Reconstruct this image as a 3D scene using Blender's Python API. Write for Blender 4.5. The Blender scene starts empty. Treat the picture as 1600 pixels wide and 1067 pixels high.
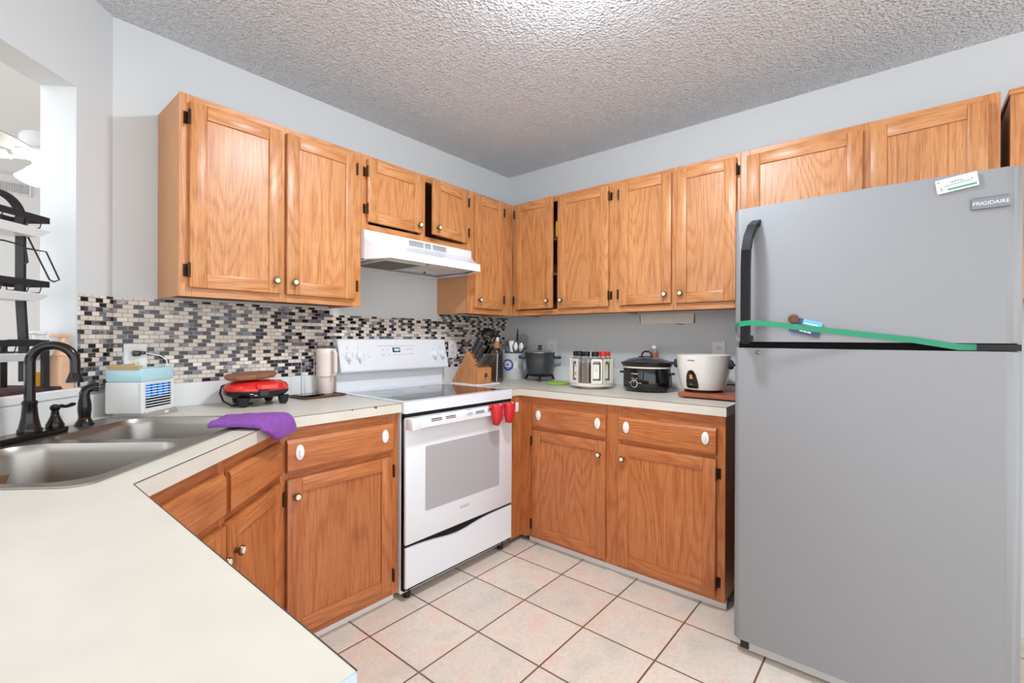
import bpy, bmesh, math, random
from mathutils import Vector, Matrix, geometry, noise
random.seed(7)
PI = math.pi
scene = bpy.context.scene
COL = scene.collection

# ------------------------------------------------------------------ camera
CAMP = (-2.8019, -2.3948, 1.213)
YAW, ROLL, PITCH = math.radians(40.023), math.radians(0.234), math.radians(-0.079)
cam = bpy.data.cameras.new('camera')
co = bpy.data.objects.new('camera', cam)
COL.objects.link(co)
cam.sensor_width = 36
cam.lens = 729.311 / 1600 * 36
cam.shift_y = (529.5 - 533.5) / 1600
cam.clip_start = 0.02
fw = Vector((math.cos(YAW), math.sin(YAW), 0)); rt = Vector((math.sin(YAW), -math.cos(YAW), 0)); up = Vector((0, 0, 1))
fw, up = fw * math.cos(PITCH) + up * math.sin(PITCH), up * math.cos(PITCH) - fw * math.sin(PITCH)
ir = rt * math.cos(ROLL) + up * math.sin(ROLL)
iu = up * math.cos(ROLL) - rt * math.sin(ROLL)
M4 = Matrix.Identity(4)
for i in range(3):
    M4[i][0] = ir[i]; M4[i][1] = iu[i]; M4[i][2] = -fw[i]; M4[i][3] = CAMP[i]
co.matrix_world = M4
scene.camera = co

# ------------------------------------------------------------------ light
LAMP = 124.0          # radiance of the kitchen ceiling dome
FANLAMP = 5.0       # radiance of the fan light shades next door
world = bpy.data.worlds.new('world'); scene.world = world
world.use_nodes = True
bg = world.node_tree.nodes['Background']
bg.inputs[0].default_value = (0.955, 0.975, 1.0, 1)
bg.inputs[1].default_value = 1.18
vs = scene.view_settings
vs.view_transform = 'Standard'; vs.look = 'None'; vs.gamma = 1; vs.use_curve_mapping = False
vs.exposure = 1.14

# ------------------------------------------------------------------ materials
def lin(c):
    def f(v):
        v /= 255.0
        return v / 12.92 if v <= 0.04045 else ((v + 0.055) / 1.055) ** 2.4
    return (f(c[0]), f(c[1]), f(c[2]), 1)
def mat(name):
    m = bpy.data.materials.new(name); m.use_nodes = True
    nt = m.node_tree
    return m, nt, nt.nodes['Principled BSDF']
def P(name, rgb, rough=0.5, metal=0.0, emit=None, es=0.0, trans=0.0, coat=0.0, var=0.0, vscale=30, bump=0.0, bscale=200):
    m, nt, b = mat(name)
    b.inputs['Base Color'].default_value = lin(rgb)
    b.inputs['Roughness'].default_value = rough
    b.inputs['Metallic'].default_value = metal
    b.inputs['Transmission Weight'].default_value = trans
    b.inputs['Coat Weight'].default_value = coat
    if emit:
        b.inputs['Emission Color'].default_value = lin(emit); b.inputs['Emission Strength'].default_value = es
    N = nt.nodes.new; L = nt.links.new
    tc = N('ShaderNodeTexCoord')
    if var > 0:
        n = N('ShaderNodeTexNoise'); n.inputs['Scale'].default_value = vscale; n.inputs['Detail'].default_value = 4
        L(tc.outputs['Object'], n.inputs['Vector'])
        r = N('ShaderNodeValToRGB')
        c = lin(rgb)
        r.color_ramp.elements[0].position = 0.3; r.color_ramp.elements[1].position = 0.7
        r.color_ramp.elements[0].color = tuple(max(0, x * (1 - var)) for x in c[:3]) + (1,)
        r.color_ramp.elements[1].color = tuple(min(1, x * (1 + var)) for x in c[:3]) + (1,)
        L(n.outputs['Fac'], r.inputs[0]); L(r.outputs[0], b.inputs['Base Color'])
    if bump > 0:
        n2 = N('ShaderNodeTexNoise'); n2.inputs['Scale'].default_value = bscale; n2.inputs['Detail'].default_value = 3
        L(tc.outputs['Object'], n2.inputs['Vector'])
        bp = N('ShaderNodeBump'); bp.inputs['Strength'].default_value = bump; bp.inputs['Distance'].default_value = 0.002
        L(n2.outputs['Fac'], bp.inputs['Height']); L(bp.outputs[0], b.inputs['Normal'])
    return m
def wood(name, light, mid, dark, rough=0.38, coat=0.15):
    m, nt, b = mat(name); N = nt.nodes.new; L = nt.links.new
    uv = N('ShaderNodeUVMap')
    def mp(sx, sy):
        q = N('ShaderNodeMapping'); q.inputs['Scale'].default_value = (sx, sy, 1); L(uv.outputs[0], q.inputs['Vector']); return q
    def nz(q, sc, det, dist=0.0):
        n = N('ShaderNodeTexNoise'); n.inputs['Scale'].default_value = sc; n.inputs['Detail'].default_value = det
        n.inputs['Distortion'].default_value = dist; L(q.outputs[0], n.inputs['Vector']); return n
    def ma(op, a, bb):
        q = N('ShaderNodeMath'); q.operation = op
        for i, v in enumerate((a, bb)):
            if isinstance(v, (int, float)): q.inputs[i].default_value = v
            else: L(v, q.inputs[i])
        return q.outputs[0]
    big = nz(mp(4.0, 0.7), 1.0, 1.5, 0.3)                     # growth rings make cathedrals where this bends
    wob = nz(mp(40, 2.2), 1.0, 2.0)
    ph = ma('ADD', ma('MULTIPLY', big.outputs['Fac'], 110.0), ma('MULTIPLY', wob.outputs['Fac'], 5.0))
    ring = ma('POWER', ma('MULTIPLY', ma('ADD', ma('SINE', ph, 0.0), 1.0), 0.5), 2.5)
    fine = nz(mp(150, 4), 1.0, 4.0)
    pore = nz(mp(420, 12), 1.0, 2.0)
    f = ma('ADD', ma('MULTIPLY', ring, 0.17), ma('MULTIPLY', fine.outputs['Fac'], 0.78))
    r = N('ShaderNodeValToRGB'); e = r.color_ramp.elements
    e[0].position = 0.22; e[0].color = lin(light); e[1].position = 0.78; e[1].color = lin(dark)
    x = e.new(0.5); x.color = lin(mid)
    L(f, r.inputs[0])
    tone = nz(mp(2.2, 0.7), 1.0, 1.0)
    mx = N('ShaderNodeMix'); mx.data_type = 'RGBA'; mx.blend_type = 'MULTIPLY'
    pr = N('ShaderNodeValToRGB'); pe = pr.color_ramp.elements
    pe[0].position = 0.36; pe[0].color = (0.55, 0.47, 0.42, 1); pe[1].position = 0.47; pe[1].color = (1, 1, 1, 1)
    L(pore.outputs['Fac'], pr.inputs[0])
    mx.inputs[0].default_value = 0.55
    L(r.outputs[0], mx.inputs[6]); L(pr.outputs[0], mx.inputs[7])
    hs = N('ShaderNodeHueSaturation'); L(mx.outputs[2], hs.inputs['Color'])
    L(ma('ADD', ma('MULTIPLY', tone.outputs['Fac'], 0.36), 0.82), hs.inputs['Value'])
    L(hs.outputs[0], b.inputs['Base Color'])
    b.inputs['Roughness'].default_value = rough; b.inputs['Coat Weight'].default_value = coat; b.inputs['Coat Roughness'].default_value = 0.28
    bp = N('ShaderNodeBump'); bp.inputs['Strength'].default_value = 0.25; bp.inputs['Distance'].default_value = 0.0008
    L(ma('ADD', fine.outputs['Fac'], ring), bp.inputs['Height']); L(bp.outputs[0], b.inputs['Normal'])
    return m

OAK = wood('oak', (216, 158, 104), (200, 133, 78), (165, 99, 51))
OAKR = wood('shaded_red_oak', (201, 129, 76), (181, 106, 57), (149, 79, 38))  # redder base-cabinet oak, darkened so their dimmer light sits in the colour
BLOCKWOOD = wood('block_wood', (214, 150, 98), (198, 128, 78), (168, 98, 56), 0.45, 0)
BOARDWOOD = wood('board_wood', (176, 98, 62), (158, 82, 50), (124, 58, 34), 0.4, 0.1)
BARKWOOD = wood('trivet_wood', (170, 122, 90), (150, 98, 70), (112, 70, 48), 0.6, 0)
TRAYWOOD = wood('tray_wood', (110, 72, 56), (92, 58, 44), (64, 40, 32), 0.4, 0.2)
PANELING = P('cabinet_side_veneer', (196, 142, 96), 0.5, var=0.06, vscale=6)
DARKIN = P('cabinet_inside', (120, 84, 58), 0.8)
LAMINATE = P('almond_laminate', (214, 209, 196), 0.36, var=0.035, vscale=9)
SEAM = P('laminate_seam', (70, 58, 48), 0.7)
ENDBLUE = P('pale_blue_end', (186, 204, 236), 0.3)  # even pale blue for the worktop's end strip
WALLP = P('wall_paint', (211, 215, 217), 0.62, bump=0.12, bscale=160)
WALLN = P('next_room_paint', (234, 235, 236), 0.7)
WHITE = P('appliance_white', (232, 236, 241), 0.22, coat=0.3)
PLASTIC = P('white_plastic', (234, 235, 234), 0.35)
OFFWHITE = P('off_white_plastic', (228, 222, 208), 0.38)
GREYTXT = P('grey_print', (150, 150, 150), 0.6)
DARKTXT = P('dark_print', (70, 70, 72), 0.6)
WHITETXT = P('white_print', (232, 232, 230), 0.6)
HANDLEB = P('black_handle', (13, 13, 14), 0.34)
HANDLEB.node_tree.nodes['Principled BSDF'].inputs['Specular IOR Level'].default_value = 0.22
BLACK = P('black_plastic', (22, 22, 24), 0.3)
BLACKM = P('black_matte', (30, 30, 32), 0.6)
BLACKG = P('black_gloss', (12, 12, 15), 0.09, coat=0.2)
VOID = P('dark_gap', (12, 11, 11), 0.9)
GLASSTOP = P('ceramic_glass', (16, 15, 16), 0.04, coat=0.5)
RINGM = P('burner_ring', (74, 72, 72), 0.25)
OVENGLASS = P('oven_window', (176, 178, 181), 0.16, coat=0.5)
STEEL = P('stainless', (168, 164, 158), 0.34, 1.0)
CHROME = P('chrome', (162, 162, 164), 0.3, 1.0)
BRASS = P('antique_brass', (120, 98, 66), 0.35, 0.9)
CERAMIC = P('cream_ceramic', (232, 226, 200), 0.2, coat=0.4)
HINGE = P('bronze_hinge', (70, 52, 36), 0.4, 0.8)
BRONZE = P('oil_rubbed_bronze', (34, 29, 28), 0.26, 0.55, coat=0.3)
BRONZEH = P('bronze_highlight', (120, 66, 44), 0.3, 0.8)
DARKSTEEL = P('fridge_case', (62, 62, 64), 0.5)
RED = P('red_silicone', (206, 36, 46), 0.42)
REDP = P('red_plastic', (222, 38, 34), 0.2, coat=0.4)
PURPLE = P('purple_towel', (136, 76, 164), 0.95, var=0.16, vscale=60, bump=0.9, bscale=420)
GREYCLOTH = P('grey_cloth', (182, 176, 170), 0.95, bump=0.6, bscale=500)
LIME = P('lime_silicone', (156, 204, 58), 0.45)
GREEN = P('green_strap', (14, 134, 96), 0.4)
SHELLGREY = P('charcoal_coating', (74, 76, 80), 0.32, 0.35)
TUMBLER = P('pale_pink_enamel', (236, 222, 214), 0.35)
PEACH = P('peach_plastic', (232, 186, 152), 0.35)
YELLOW = P('yellow_liquid', (232, 168, 44), 0.2)
CLEAR = P('clear_plastic', (240, 240, 238), 0.06, trans=0.9)
TRANSLUCENT = P('translucent_tank', (206, 238, 242), 0.15, trans=0.3, emit=(150, 225, 240), es=0.04)  # faint emission stands in for LED light coming through the tank
SPICE = P('brown_spice', (150, 124, 98), 0.8, var=0.15, vscale=300)
SPICE2 = P('red_spice', (128, 66, 44), 0.8, var=0.15, vscale=300)
REDCAP = P('red_cap', (220, 52, 40), 0.35)
LABEL = P('paper_label', (238, 236, 230), 0.7)
LABELO = P('orange_print', (206, 96, 60), 0.7)
BLUEPR = P('blue_print', (48, 74, 168), 0.5)
PAILM = P('pail_white', (216, 218, 220), 0.32, var=0.02)
TAN = P('tan_plastic', (196, 168, 122), 0.5)
PATCH = P('bare_paper', (244, 238, 228), 0.8, var=0.04, vscale=12)
BROWNTORN = P('torn_edge', (120, 96, 74), 0.9)
LCD = P('clock_display', (30, 40, 52), 0.1)
LCDON = P('clock_digits', (190, 230, 245), 0.3, emit=(190, 235, 255), es=1.6)
LED = P('blue_led', (24, 84, 190), 0.2, emit=(10, 140, 225), es=0.4)
MATM = P('drying_mat', (70, 44, 42), 0.9, var=0.7, vscale=16)
CARDB = P('navy_card', (58, 78, 112), 0.5)
CARDL = P('sky_card', (110, 184, 234), 0.5)
COPPER = P('brown_magnet', (104, 62, 40), 0.5, var=0.4, vscale=80)
TEAL = P('teal_print', (70, 150, 128), 0.6)
BADGE = P('badge_grey', (126, 129, 134), 0.3, 0.7)
ORANGELED = P('orange_indicator', (232, 140, 100), 0.4)
FANW = P('fan_white', (226, 227, 228), 0.4)
SHADE = P('lit_glass_shade', (250, 248, 240), 0.4, emit=(255, 246, 232), es=FANLAMP)
DOME = P('lit_glass_dome', (250, 250, 248), 0.4, emit=(236, 245, 255), es=LAMP)
FILTER = P('grease_filter', (92, 84, 70), 0.45, 0.6, var=0.5, vscale=220)
LENS = P('hood_lens', (214, 208, 196), 0.5)
VENTG = P('vent_grey', (196, 196, 194), 0.6)

def steel_brushed():
    m, nt, b = mat('brushed_silver'); N = nt.nodes.new; L = nt.links.new
    b.inputs['Base Color'].default_value = lin((144, 146, 149)); b.inputs['Metallic'].default_value = 0.28
    tc = N('ShaderNodeTexCoord'); mp = N('ShaderNodeMapping'); mp.inputs['Scale'].default_value = (4, 4, 260)
    n = N('ShaderNodeTexNoise'); n.inputs['Scale'].default_value = 3; n.inputs['Detail'].default_value = 3
    L(tc.outputs['Object'], mp.inputs[0]); L(mp.outputs[0], n.inputs['Vector'])
    mr = N('ShaderNodeMapRange'); mr.inputs[3].default_value = 0.44; mr.inputs[4].default_value = 0.56
    L(n.outputs['Fac'], mr.inputs[0]); L(mr.outputs[0], b.inputs['Roughness'])
    bp = N('ShaderNodeBump'); bp.inputs['Strength'].default_value = 0.05; bp.inputs['Distance'].default_value = 0.001
    L(n.outputs['Fac'], bp.inputs['Height']); L(bp.outputs[0], b.inputs['Normal'])
    return m
FRIDGE = steel_brushed()

def mosaic():
    m, nt, b = mat('glass_mosaic'); N = nt.nodes.new; L = nt.links.new
    uv = N('ShaderNodeUVMap')
    br = N('ShaderNodeTexBrick'); br.offset = 0.5; br.offset_frequency = 2
    br.inputs['Color1'].default_value = (0, 0, 0, 1); br.inputs['Color2'].default_value = (1, 1, 1, 1); br.inputs['Mortar'].default_value = (0.5, 0.5, 0.5, 1)
    br.inputs['Scale'].default_value = 1; br.inputs['Mortar Size'].default_value = 0.0013; br.inputs['Mortar Smooth'].default_value = 0.2
    br.inputs['Bias'].default_value = 0; br.inputs['Brick Width'].default_value = 0.0345; br.inputs['Row Height'].default_value = 0.0172
    L(uv.outputs[0], br.inputs['Vector'])
    mp = N('ShaderNodeMapping'); mp.inputs['Scale'].default_value = (25, 110, 1); mp.inputs['Rotation'].default_value = (0, 0, 0.25); L(uv.outputs[0], mp.inputs[0])
    st = N('ShaderNodeTexNoise'); st.inputs['Scale'].default_value = 1; st.inputs['Detail'].default_value = 3; st.inputs['Distortion'].default_value = 0.8
    L(mp.outputs[0], st.inputs['Vector'])
    def ramp(stops, const=True):
        r = N('ShaderNodeValToRGB'); e = r.color_ramp.elements
        if const: r.color_ramp.interpolation = 'CONSTANT'
        e[0].position = stops[0][0]; e[0].color = stops[0][1]; e[1].position = stops[1][0]; e[1].color = stops[1][1]
        for p_, c_ in stops[2:]: e.new(p_).color = c_
        return r
    def ma(op, x, y=0.0):
        q = N('ShaderNodeMath'); q.operation = op
        for i, v in enumerate((x, y)):
            if isinstance(v, (int, float)): q.inputs[i].default_value = v
            else: L(v, q.inputs[i])
        return q.outputs[0]
    sp = N('ShaderNodeSeparateXYZ'); L(uv.outputs[0], sp.inputs[0])
    row = ma('FLOOR', ma('DIVIDE', sp.outputs[1], 0.0172))
    odd = ma('SUBTRACT', 1.0, ma('MODULO', row, 2.0))
    colm = ma('FLOOR', ma('ADD', ma('DIVIDE', sp.outputs[0], 0.0345), ma('MULTIPLY', odd, 0.5)))
    cb = N('ShaderNodeCombineXYZ'); L(colm, cb.inputs[0]); L(row, cb.inputs[1])
    wn = N('ShaderNodeTexWhiteNoise'); wn.noise_dimensions = '2D'; L(cb.outputs[0], wn.inputs['Vector'])
    rh = N('ShaderNodeTexWhiteNoise'); rh.noise_dimensions = '1D'; L(row, rh.inputs['W'])
    par = ma('MODULO', ma('ADD', colm, ma('FLOOR', ma('MULTIPLY', rh.outputs['Value'], 2.0))), 2.0)      # darks fall mostly on every other tile of a row
    vA_ = ma('MULTIPLY', wn.outputs['Value'], 0.62); vB_ = ma('ADD', 0.31, ma('MULTIPLY', wn.outputs['Value'], 0.69))
    tone = ma('ADD', ma('MULTIPLY', par, vA_), ma('MULTIPLY', ma('SUBTRACT', 1.0, par), vB_))
    base = ramp([(0.0, lin((30, 27, 28))), (0.23, lin((58, 57, 62))), (0.32, lin((108, 110, 118))), (0.41, lin((148, 144, 142))), (0.455, lin((222, 211, 198))), (0.74, lin((236, 227, 215))), (0.90, lin((208, 200, 192)))])
    L(tone, base.inputs[0])
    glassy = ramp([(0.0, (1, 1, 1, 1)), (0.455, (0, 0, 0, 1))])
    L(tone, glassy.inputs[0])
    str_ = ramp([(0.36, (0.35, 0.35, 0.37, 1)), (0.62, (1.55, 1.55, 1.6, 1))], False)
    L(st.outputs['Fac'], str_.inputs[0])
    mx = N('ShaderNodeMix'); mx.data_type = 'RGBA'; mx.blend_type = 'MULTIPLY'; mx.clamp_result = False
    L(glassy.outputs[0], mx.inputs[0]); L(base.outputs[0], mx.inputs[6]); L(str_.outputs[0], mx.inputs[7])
    gm = N('ShaderNodeMix'); gm.data_type = 'RGBA'
    gm.inputs[7].default_value = lin((150, 142, 134))
    L(br.outputs['Fac'], gm.inputs[0]); L(mx.outputs[2], gm.inputs[6])
    L(gm.outputs[2], b.inputs['Base Color'])
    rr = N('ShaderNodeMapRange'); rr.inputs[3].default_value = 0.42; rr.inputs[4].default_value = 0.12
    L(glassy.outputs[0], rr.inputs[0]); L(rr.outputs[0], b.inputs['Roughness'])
    bp = N('ShaderNodeBump'); bp.inputs['Strength'].default_value = 0.5; bp.inputs['Distance'].default_value = 0.001; bp.invert = True
    L(br.outputs['Fac'], bp.inputs['Height']); L(bp.outputs[0], b.inputs['Normal'])
    return m
MOSAIC = mosaic()

def floor_tiles():
    m, nt, b = mat('floor_tile'); N = nt.nodes.new; L = nt.links.new
    uv = N('ShaderNodeUVMap')
    br = N('ShaderNodeTexBrick'); br.offset = 0.0; br.squash = 1
    br.inputs['Color1'].default_value = (0.9, 0.9, 0.9, 1); br.inputs['Color2'].default_value = (1, 1, 1, 1); br.inputs['Mortar'].default_value = (1, 1, 1, 1)
    br.inputs['Scale'].default_value = 1; br.inputs['Mortar Size'].default_value = 0.0040; br.inputs['Mortar Smooth'].default_value = 0.3
    br.inputs['Brick Width'].default_value = 0.3075; br.inputs['Row Height'].default_value = 0.314
    L(uv.outputs[0], br.inputs['Vector'])
    n1 = N('ShaderNodeTexNoise'); n1.inputs['Scale'].default_value = 7; n1.inputs['Detail'].default_value = 5; L(uv.outputs[0], n1.inputs['Vector'])
    r1 = N('ShaderNodeValToRGB'); e = r1.color_ramp.elements
    e[0].position = 0.32; e[0].color = lin((222, 214, 200)); e[1].position = 0.68; e[1].color = lin((238, 214, 197))
    e.new(0.5).color = lin((236, 224, 209))
    L(n1.outputs['Fac'], r1.inputs[0])
    n2 = N('ShaderNodeTexNoise'); n2.inputs['Scale'].default_value = 60; n2.inputs['Detail'].default_value = 6; L(uv.outputs[0], n2.inputs['Vector'])
    r2 = N('ShaderNodeValToRGB'); r2.color_ramp.elements[0].position = 0.3; r2.color_ramp.elements[0].color = (0.82, 0.82, 0.82, 1); r2.color_ramp.elements[1].position = 0.6
    L(n2.outputs['Fac'], r2.inputs[0])
    m1 = N('ShaderNodeMix'); m1.data_type = 'RGBA'; m1.blend_type = 'MULTIPLY'; m1.inputs[0].default_value = 0.6
    L(r1.outputs[0], m1.inputs[6]); L(r2.outputs[0], m1.inputs[7])
    m2 = N('ShaderNodeMix'); m2.data_type = 'RGBA'; m2.blend_type = 'MULTIPLY'; m2.inputs[0].default_value = 1
    L(m1.outputs[2], m2.inputs[6]); L(br.outputs['Color'], m2.inputs[7])
    gm = N('ShaderNodeMix'); gm.data_type = 'RGBA'; gm.inputs[7].default_value = lin((122, 88, 64))
    L(br.outputs['Fac'], gm.inputs[0]); L(m2.outputs[2], gm.inputs[6]); L(gm.outputs[2], b.inputs['Base Color'])
    b.inputs['Roughness'].default_value = 0.35
    bp = N('ShaderNodeBump'); bp.inputs['Strength'].default_value = 0.6; bp.inputs['Distance'].default_value = 0.002; bp.invert = True
    L(br.outputs['Fac'], bp.inputs['Height']); L(bp.outputs[0], b.inputs['Normal'])
    return m
FLOORM = floor_tiles()

def popcorn():
    m, nt, b = mat('textured_ceiling'); N = nt.nodes.new; L = nt.links.new
    b.inputs['Base Color'].default_value = lin((240, 244, 250)); b.inputs['Roughness'].default_value = 0.6
    tc = N('ShaderNodeTexCoord')
    n1 = N('ShaderNodeTexNoise'); n1.inputs['Scale'].default_value = 62; n1.inputs['Detail'].default_value = 3; n1.inputs['Roughness'].default_value = 0.6
    L(tc.outputs['Object'], n1.inputs['Vector'])
    v = N('ShaderNodeTexVoronoi'); v.inputs['Scale'].default_value = 85; L(tc.outputs['Object'], v.inputs['Vector'])
    ad = N('ShaderNodeMath'); ad.operation = 'SUBTRACT'; L(n1.outputs['Fac'], ad.inputs[0])
    mu = N('ShaderNodeMath'); mu.operation = 'MULTIPLY'; mu.inputs[1].default_value = 0.5; L(v.outputs['Distance'], mu.inputs[0]); L(mu.outputs[0], ad.inputs[1])
    bp = N('ShaderNodeBump'); bp.inputs['Strength'].default_value = 1.0; bp.inputs['Distance'].default_value = 0.024; bp.invert = True
    L(ad.outputs[0], bp.inputs['Height']); L(bp.outputs[0], b.inputs['Normal'])
    return m
CEILM = popcorn()

# ------------------------------------------------------------------ mesh helpers
class MB:
    """collects shapes into ONE mesh; every shape keeps a grain axis (0,1,2) for its UVs"""
    def __init__(s):
        s.v = []; s.f = []
    def addbm(s, bm, M=None, g=2, m=0, smooth=False):
        off = len(s.v); ofs = random.random() * 3
        bm.verts.index_update()
        for v in bm.verts: s.v.append((M @ v.co) if M else v.co.copy())
        for f in bm.faces: s.f.append(([off + v.index for v in f.verts], g, ofs, m, smooth))
        bm.free(); return s
    def raw(s, verts, faces, g=2, m=0, smooth=False):
        off = len(s.v); ofs = random.random() * 3
        s.v += [Vector(v) for v in verts]
        for f in faces: s.f.append(([off + i for i in f], g, ofs, m, smooth))
        return s
    def box(s, x0, x1, y0, y1, z0, z1, g=2, bev=0.0, seg=1, m=0, M=None):
        bm = bmesh.new(); bmesh.ops.create_cube(bm, size=1)
        for v in bm.verts:
            v.co = Vector(((x0 + x1) / 2 + v.co.x * (x1 - x0), (y0 + y1) / 2 + v.co.y * (y1 - y0), (z0 + z1) / 2 + v.co.z * (z1 - z0)))
        if bev > 0: bmesh.ops.bevel(bm, geom=bm.edges[:], offset=bev, segments=seg, affect='EDGES', profile=0.5)
        return s.addbm(bm, M, g, m, seg > 1)
    def cyl(s, p0, p1, r0, r1=None, n=16, m=0, g=2, caps=True):
        p0, p1 = Vector(p0), Vector(p1); r1 = r0 if r1 is None else r1
        q = (p1 - p0).to_track_quat('Z', 'Y'); vs_ = []; fs = []
        for p, r in ((p0, r0), (p1, r1)):
            for i in range(n):
                a = 2 * PI * i / n; vs_.append(p + q @ Vector((r * math.cos(a), r * math.sin(a), 0)))
        for i in range(n): fs.append((i, (i + 1) % n, n + (i + 1) % n, n + i))
        if caps: fs += [tuple(range(n - 1, -1, -1)), tuple(range(n, 2 * n))]
        return s.raw(vs_, fs, g, m, True)
    def lathe(s, prof, c=(0, 0, 0), n=28, m=0, M=None, sx=1.0, sy=1.0, cap=True):
        c = Vector(c); vs_ = []; fs = []
        for r, z in prof:
            for i in range(n):
                a = 2 * PI * i / n; p = Vector((r * math.cos(a) * sx, r * math.sin(a) * sy, z))
                vs_.append(c + (M @ p if M else p))
        k = len(prof)
        for j in range(k - 1):
            for i in range(n):
                a, b = j * n + i, j * n + (i + 1) % n
                fs.append((a, b, b + n, a + n))
        if cap:
            if prof[0][0] > 1e-5: fs.append(tuple(range(n - 1, -1, -1)))
            if prof[-1][0] > 1e-5: fs.append(tuple(range((k - 1) * n, k * n)))
        return s.raw(vs_, fs, 2, m, True)
    def tube(s, path, r, n=10, m=0, closed=False, flat=None, caps=True):
        """round tube of radius r (number or list) or, with flat=(w,t), a flat bar"""
        pts = [Vector(p) for p in path]; k = len(pts); vs_ = []; fs = []
        prev = None
        for i, p in enumerate(pts):
            if closed: t = (pts[(i + 1) % k] - pts[i - 1]).normalized()
            else: t = (pts[min(i + 1, k - 1)] - pts[max(i - 1, 0)]).normalized()
            if prev is None:
                ref = Vector((0, 0, 1)) if abs(t.z) < 0.9 else Vector((1, 0, 0))
                a = t.cross(ref).normalized()
            else:
                a = (prev - t * prev.dot(t)).normalized()
            prev = a; b = t.cross(a)
            rr = r[i] if isinstance(r, (list, tuple)) else r
            for j in range(n):
                an = 2 * PI * j / n; vs_.append(p + a * (rr * math.cos(an)) + b * (rr * math.sin(an)))
        e = k if closed else k - 1
        for i in range(e):
            for j in range(n):
                i2 = (i + 1) % k
                fs.append((i * n + j, i * n + (j + 1) % n, i2 * n + (j + 1) % n, i2 * n + j))
        if not closed and caps: fs += [tuple(range(n - 1, -1, -1)), tuple(range((k - 1) * n, k * n))]
        return s.raw(vs_, fs, 2, m, True)
    def bar(s, path, w, t, wdir, m=0):
        """flat bar along a path; w is its width along wdir, t its thickness"""
        pts = [Vector(p) for p in path]; wd = Vector(wdir).normalized(); vs_ = []; fs = []
        k = len(pts)
        for i, p in enumerate(pts):
            tn = (pts[min(i + 1, k - 1)] - pts[max(i - 1, 0)]).normalized()
            nn = tn.cross(wd).normalized()
            for a, b in ((-1, -1), (1, -1), (1, 1), (-1, 1)): vs_.append(p + wd * (a * w / 2) + nn * (b * t / 2))
        for i in range(k - 1):
            for j in range(4): fs.append((i * 4 + j, i * 4 + (j + 1) % 4, i * 4 + 4 + (j + 1) % 4, i * 4 + 4 + j))
        fs += [(3, 2, 1, 0), tuple(range((k - 1) * 4, k * 4))]
        return s.raw(vs_, fs, 2, m, False)
    def prism(s, poly, h0, h1, ax=2, g=2, m=0, bev=0.0, smooth=False):
        """polygon (2D) extruded along axis ax from h0 to h1"""
        def mk(p, h):
            return {2: Vector((p[0], p[1], h)), 1: Vector((p[0], h, p[1])), 0: Vector((h, p[0], p[1]))}[ax]
        bm = bmesh.new(); n = len(poly)
        A = [bm.verts.new(mk(p, h0)) for p in poly]; B = [bm.verts.new(mk(p, h1)) for p in poly]
        bm.faces.new(A[::-1]); bm.faces.new(B)
        for i in range(n): bm.faces.new((A[i], A[(i + 1) % n], B[(i + 1) % n], B[i]))
        if bev > 0: bmesh.ops.bevel(bm, geom=bm.edges[:], offset=bev, segments=1, affect='EDGES')
        return s.addbm(bm, None, g, m, smooth)
    def plate(s, outer, holes, z0, z1, m=0):
        """flat slab with holes in the xy plane"""
        loops = [[Vector((p[0], p[1], 0)) for p in l] for l in [outer] + holes]
        tri = geometry.tessellate_polygon(loops); flat = [p for l in loops for p in l]; n = len(flat)
        vs_ = [(p.x, p.y, z1) for p in flat] + [(p.x, p.y, z0) for p in flat]; fs = []
        for t in tri:
            fs.append(tuple(t)); fs.append(tuple(n + i for i in reversed(t)))
        o = 0
        for l in loops:
            k = len(l)
            for i in range(k): a, b = o + i, o + (i + 1) % k; fs.append((a, n + a, n + b, b))
            o += k
        return s.raw(vs_, fs, 0, m)
    def ball(s, c, r, m=0, sx=1, sy=1, sz=1, n=14):
        prof = [(r * math.sin(PI * i / n), -r * math.cos(PI * i / n)) for i in range(n + 1)]
        prof[0] = (1e-6, -r); prof[-1] = (1e-6, r)
        return s.lathe([(a, b * sz) for a, b in prof], c, 20, m, None, sx, sy, False)
    def text(s, txt, size, M, depth=0.0006, m=0):
        cu = bpy.data.curves.new('t', 'FONT'); cu.body = txt; cu.size = size; cu.extrude = depth; cu.align_x = 'CENTER'; cu.align_y = 'CENTER'; cu.resolution_u = 3
        o = bpy.data.objects.new('t', cu); COL.objects.link(o)
        dg = bpy.context.evaluated_depsgraph_get(); dg.update()
        me = bpy.data.meshes.new_from_object(o.evaluated_get(dg))
        bm = bmesh.new(); bm.from_mesh(me); bpy.data.objects.remove(o); bpy.data.meshes.remove(me); bpy.data.curves.remove(cu)
        return s.addbm(bm, M, 0, m, False)
    def build(s, name, mats, parent=None, loc=None, rot=None, label=None):
        bm = bmesh.new(); vv = [bm.verts.new(v) for v in s.v]; bm.verts.ensure_lookup_table()
        uvl = bm.loops.layers.uv.new('UVMap'); info = []
        for idx, g, ofs, m, sm in s.f:
            try: f = bm.faces.new([vv[i] for i in idx])
            except ValueError: continue
            f.material_index = m; f.smooth = sm; info.append((f, g, ofs))
        bmesh.ops.recalc_face_normals(bm, faces=bm.faces[:])
        for f, g, ofs in info:
            n = f.normal; d = max(range(3), key=lambda i: abs(n[i]))
            if d != g: vx = g; ux = 3 - d - g
            else: ux, vx = [i for i in range(3) if i != d]
            for l in f.loops:
                c = l.vert.co; l[uvl].uv = (c[ux] + ofs, c[vx] + ofs * 1.7)
        for e in bm.edges:
            if len(e.link_faces) == 2 and e.calc_face_angle(0) > math.radians(38): e.smooth = False
        me = bpy.data.meshes.new(name); bm.to_mesh(me); bm.free()
        for mm in (mats if isinstance(mats, (list, tuple)) else [mats]): me.materials.append(mm)
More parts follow.
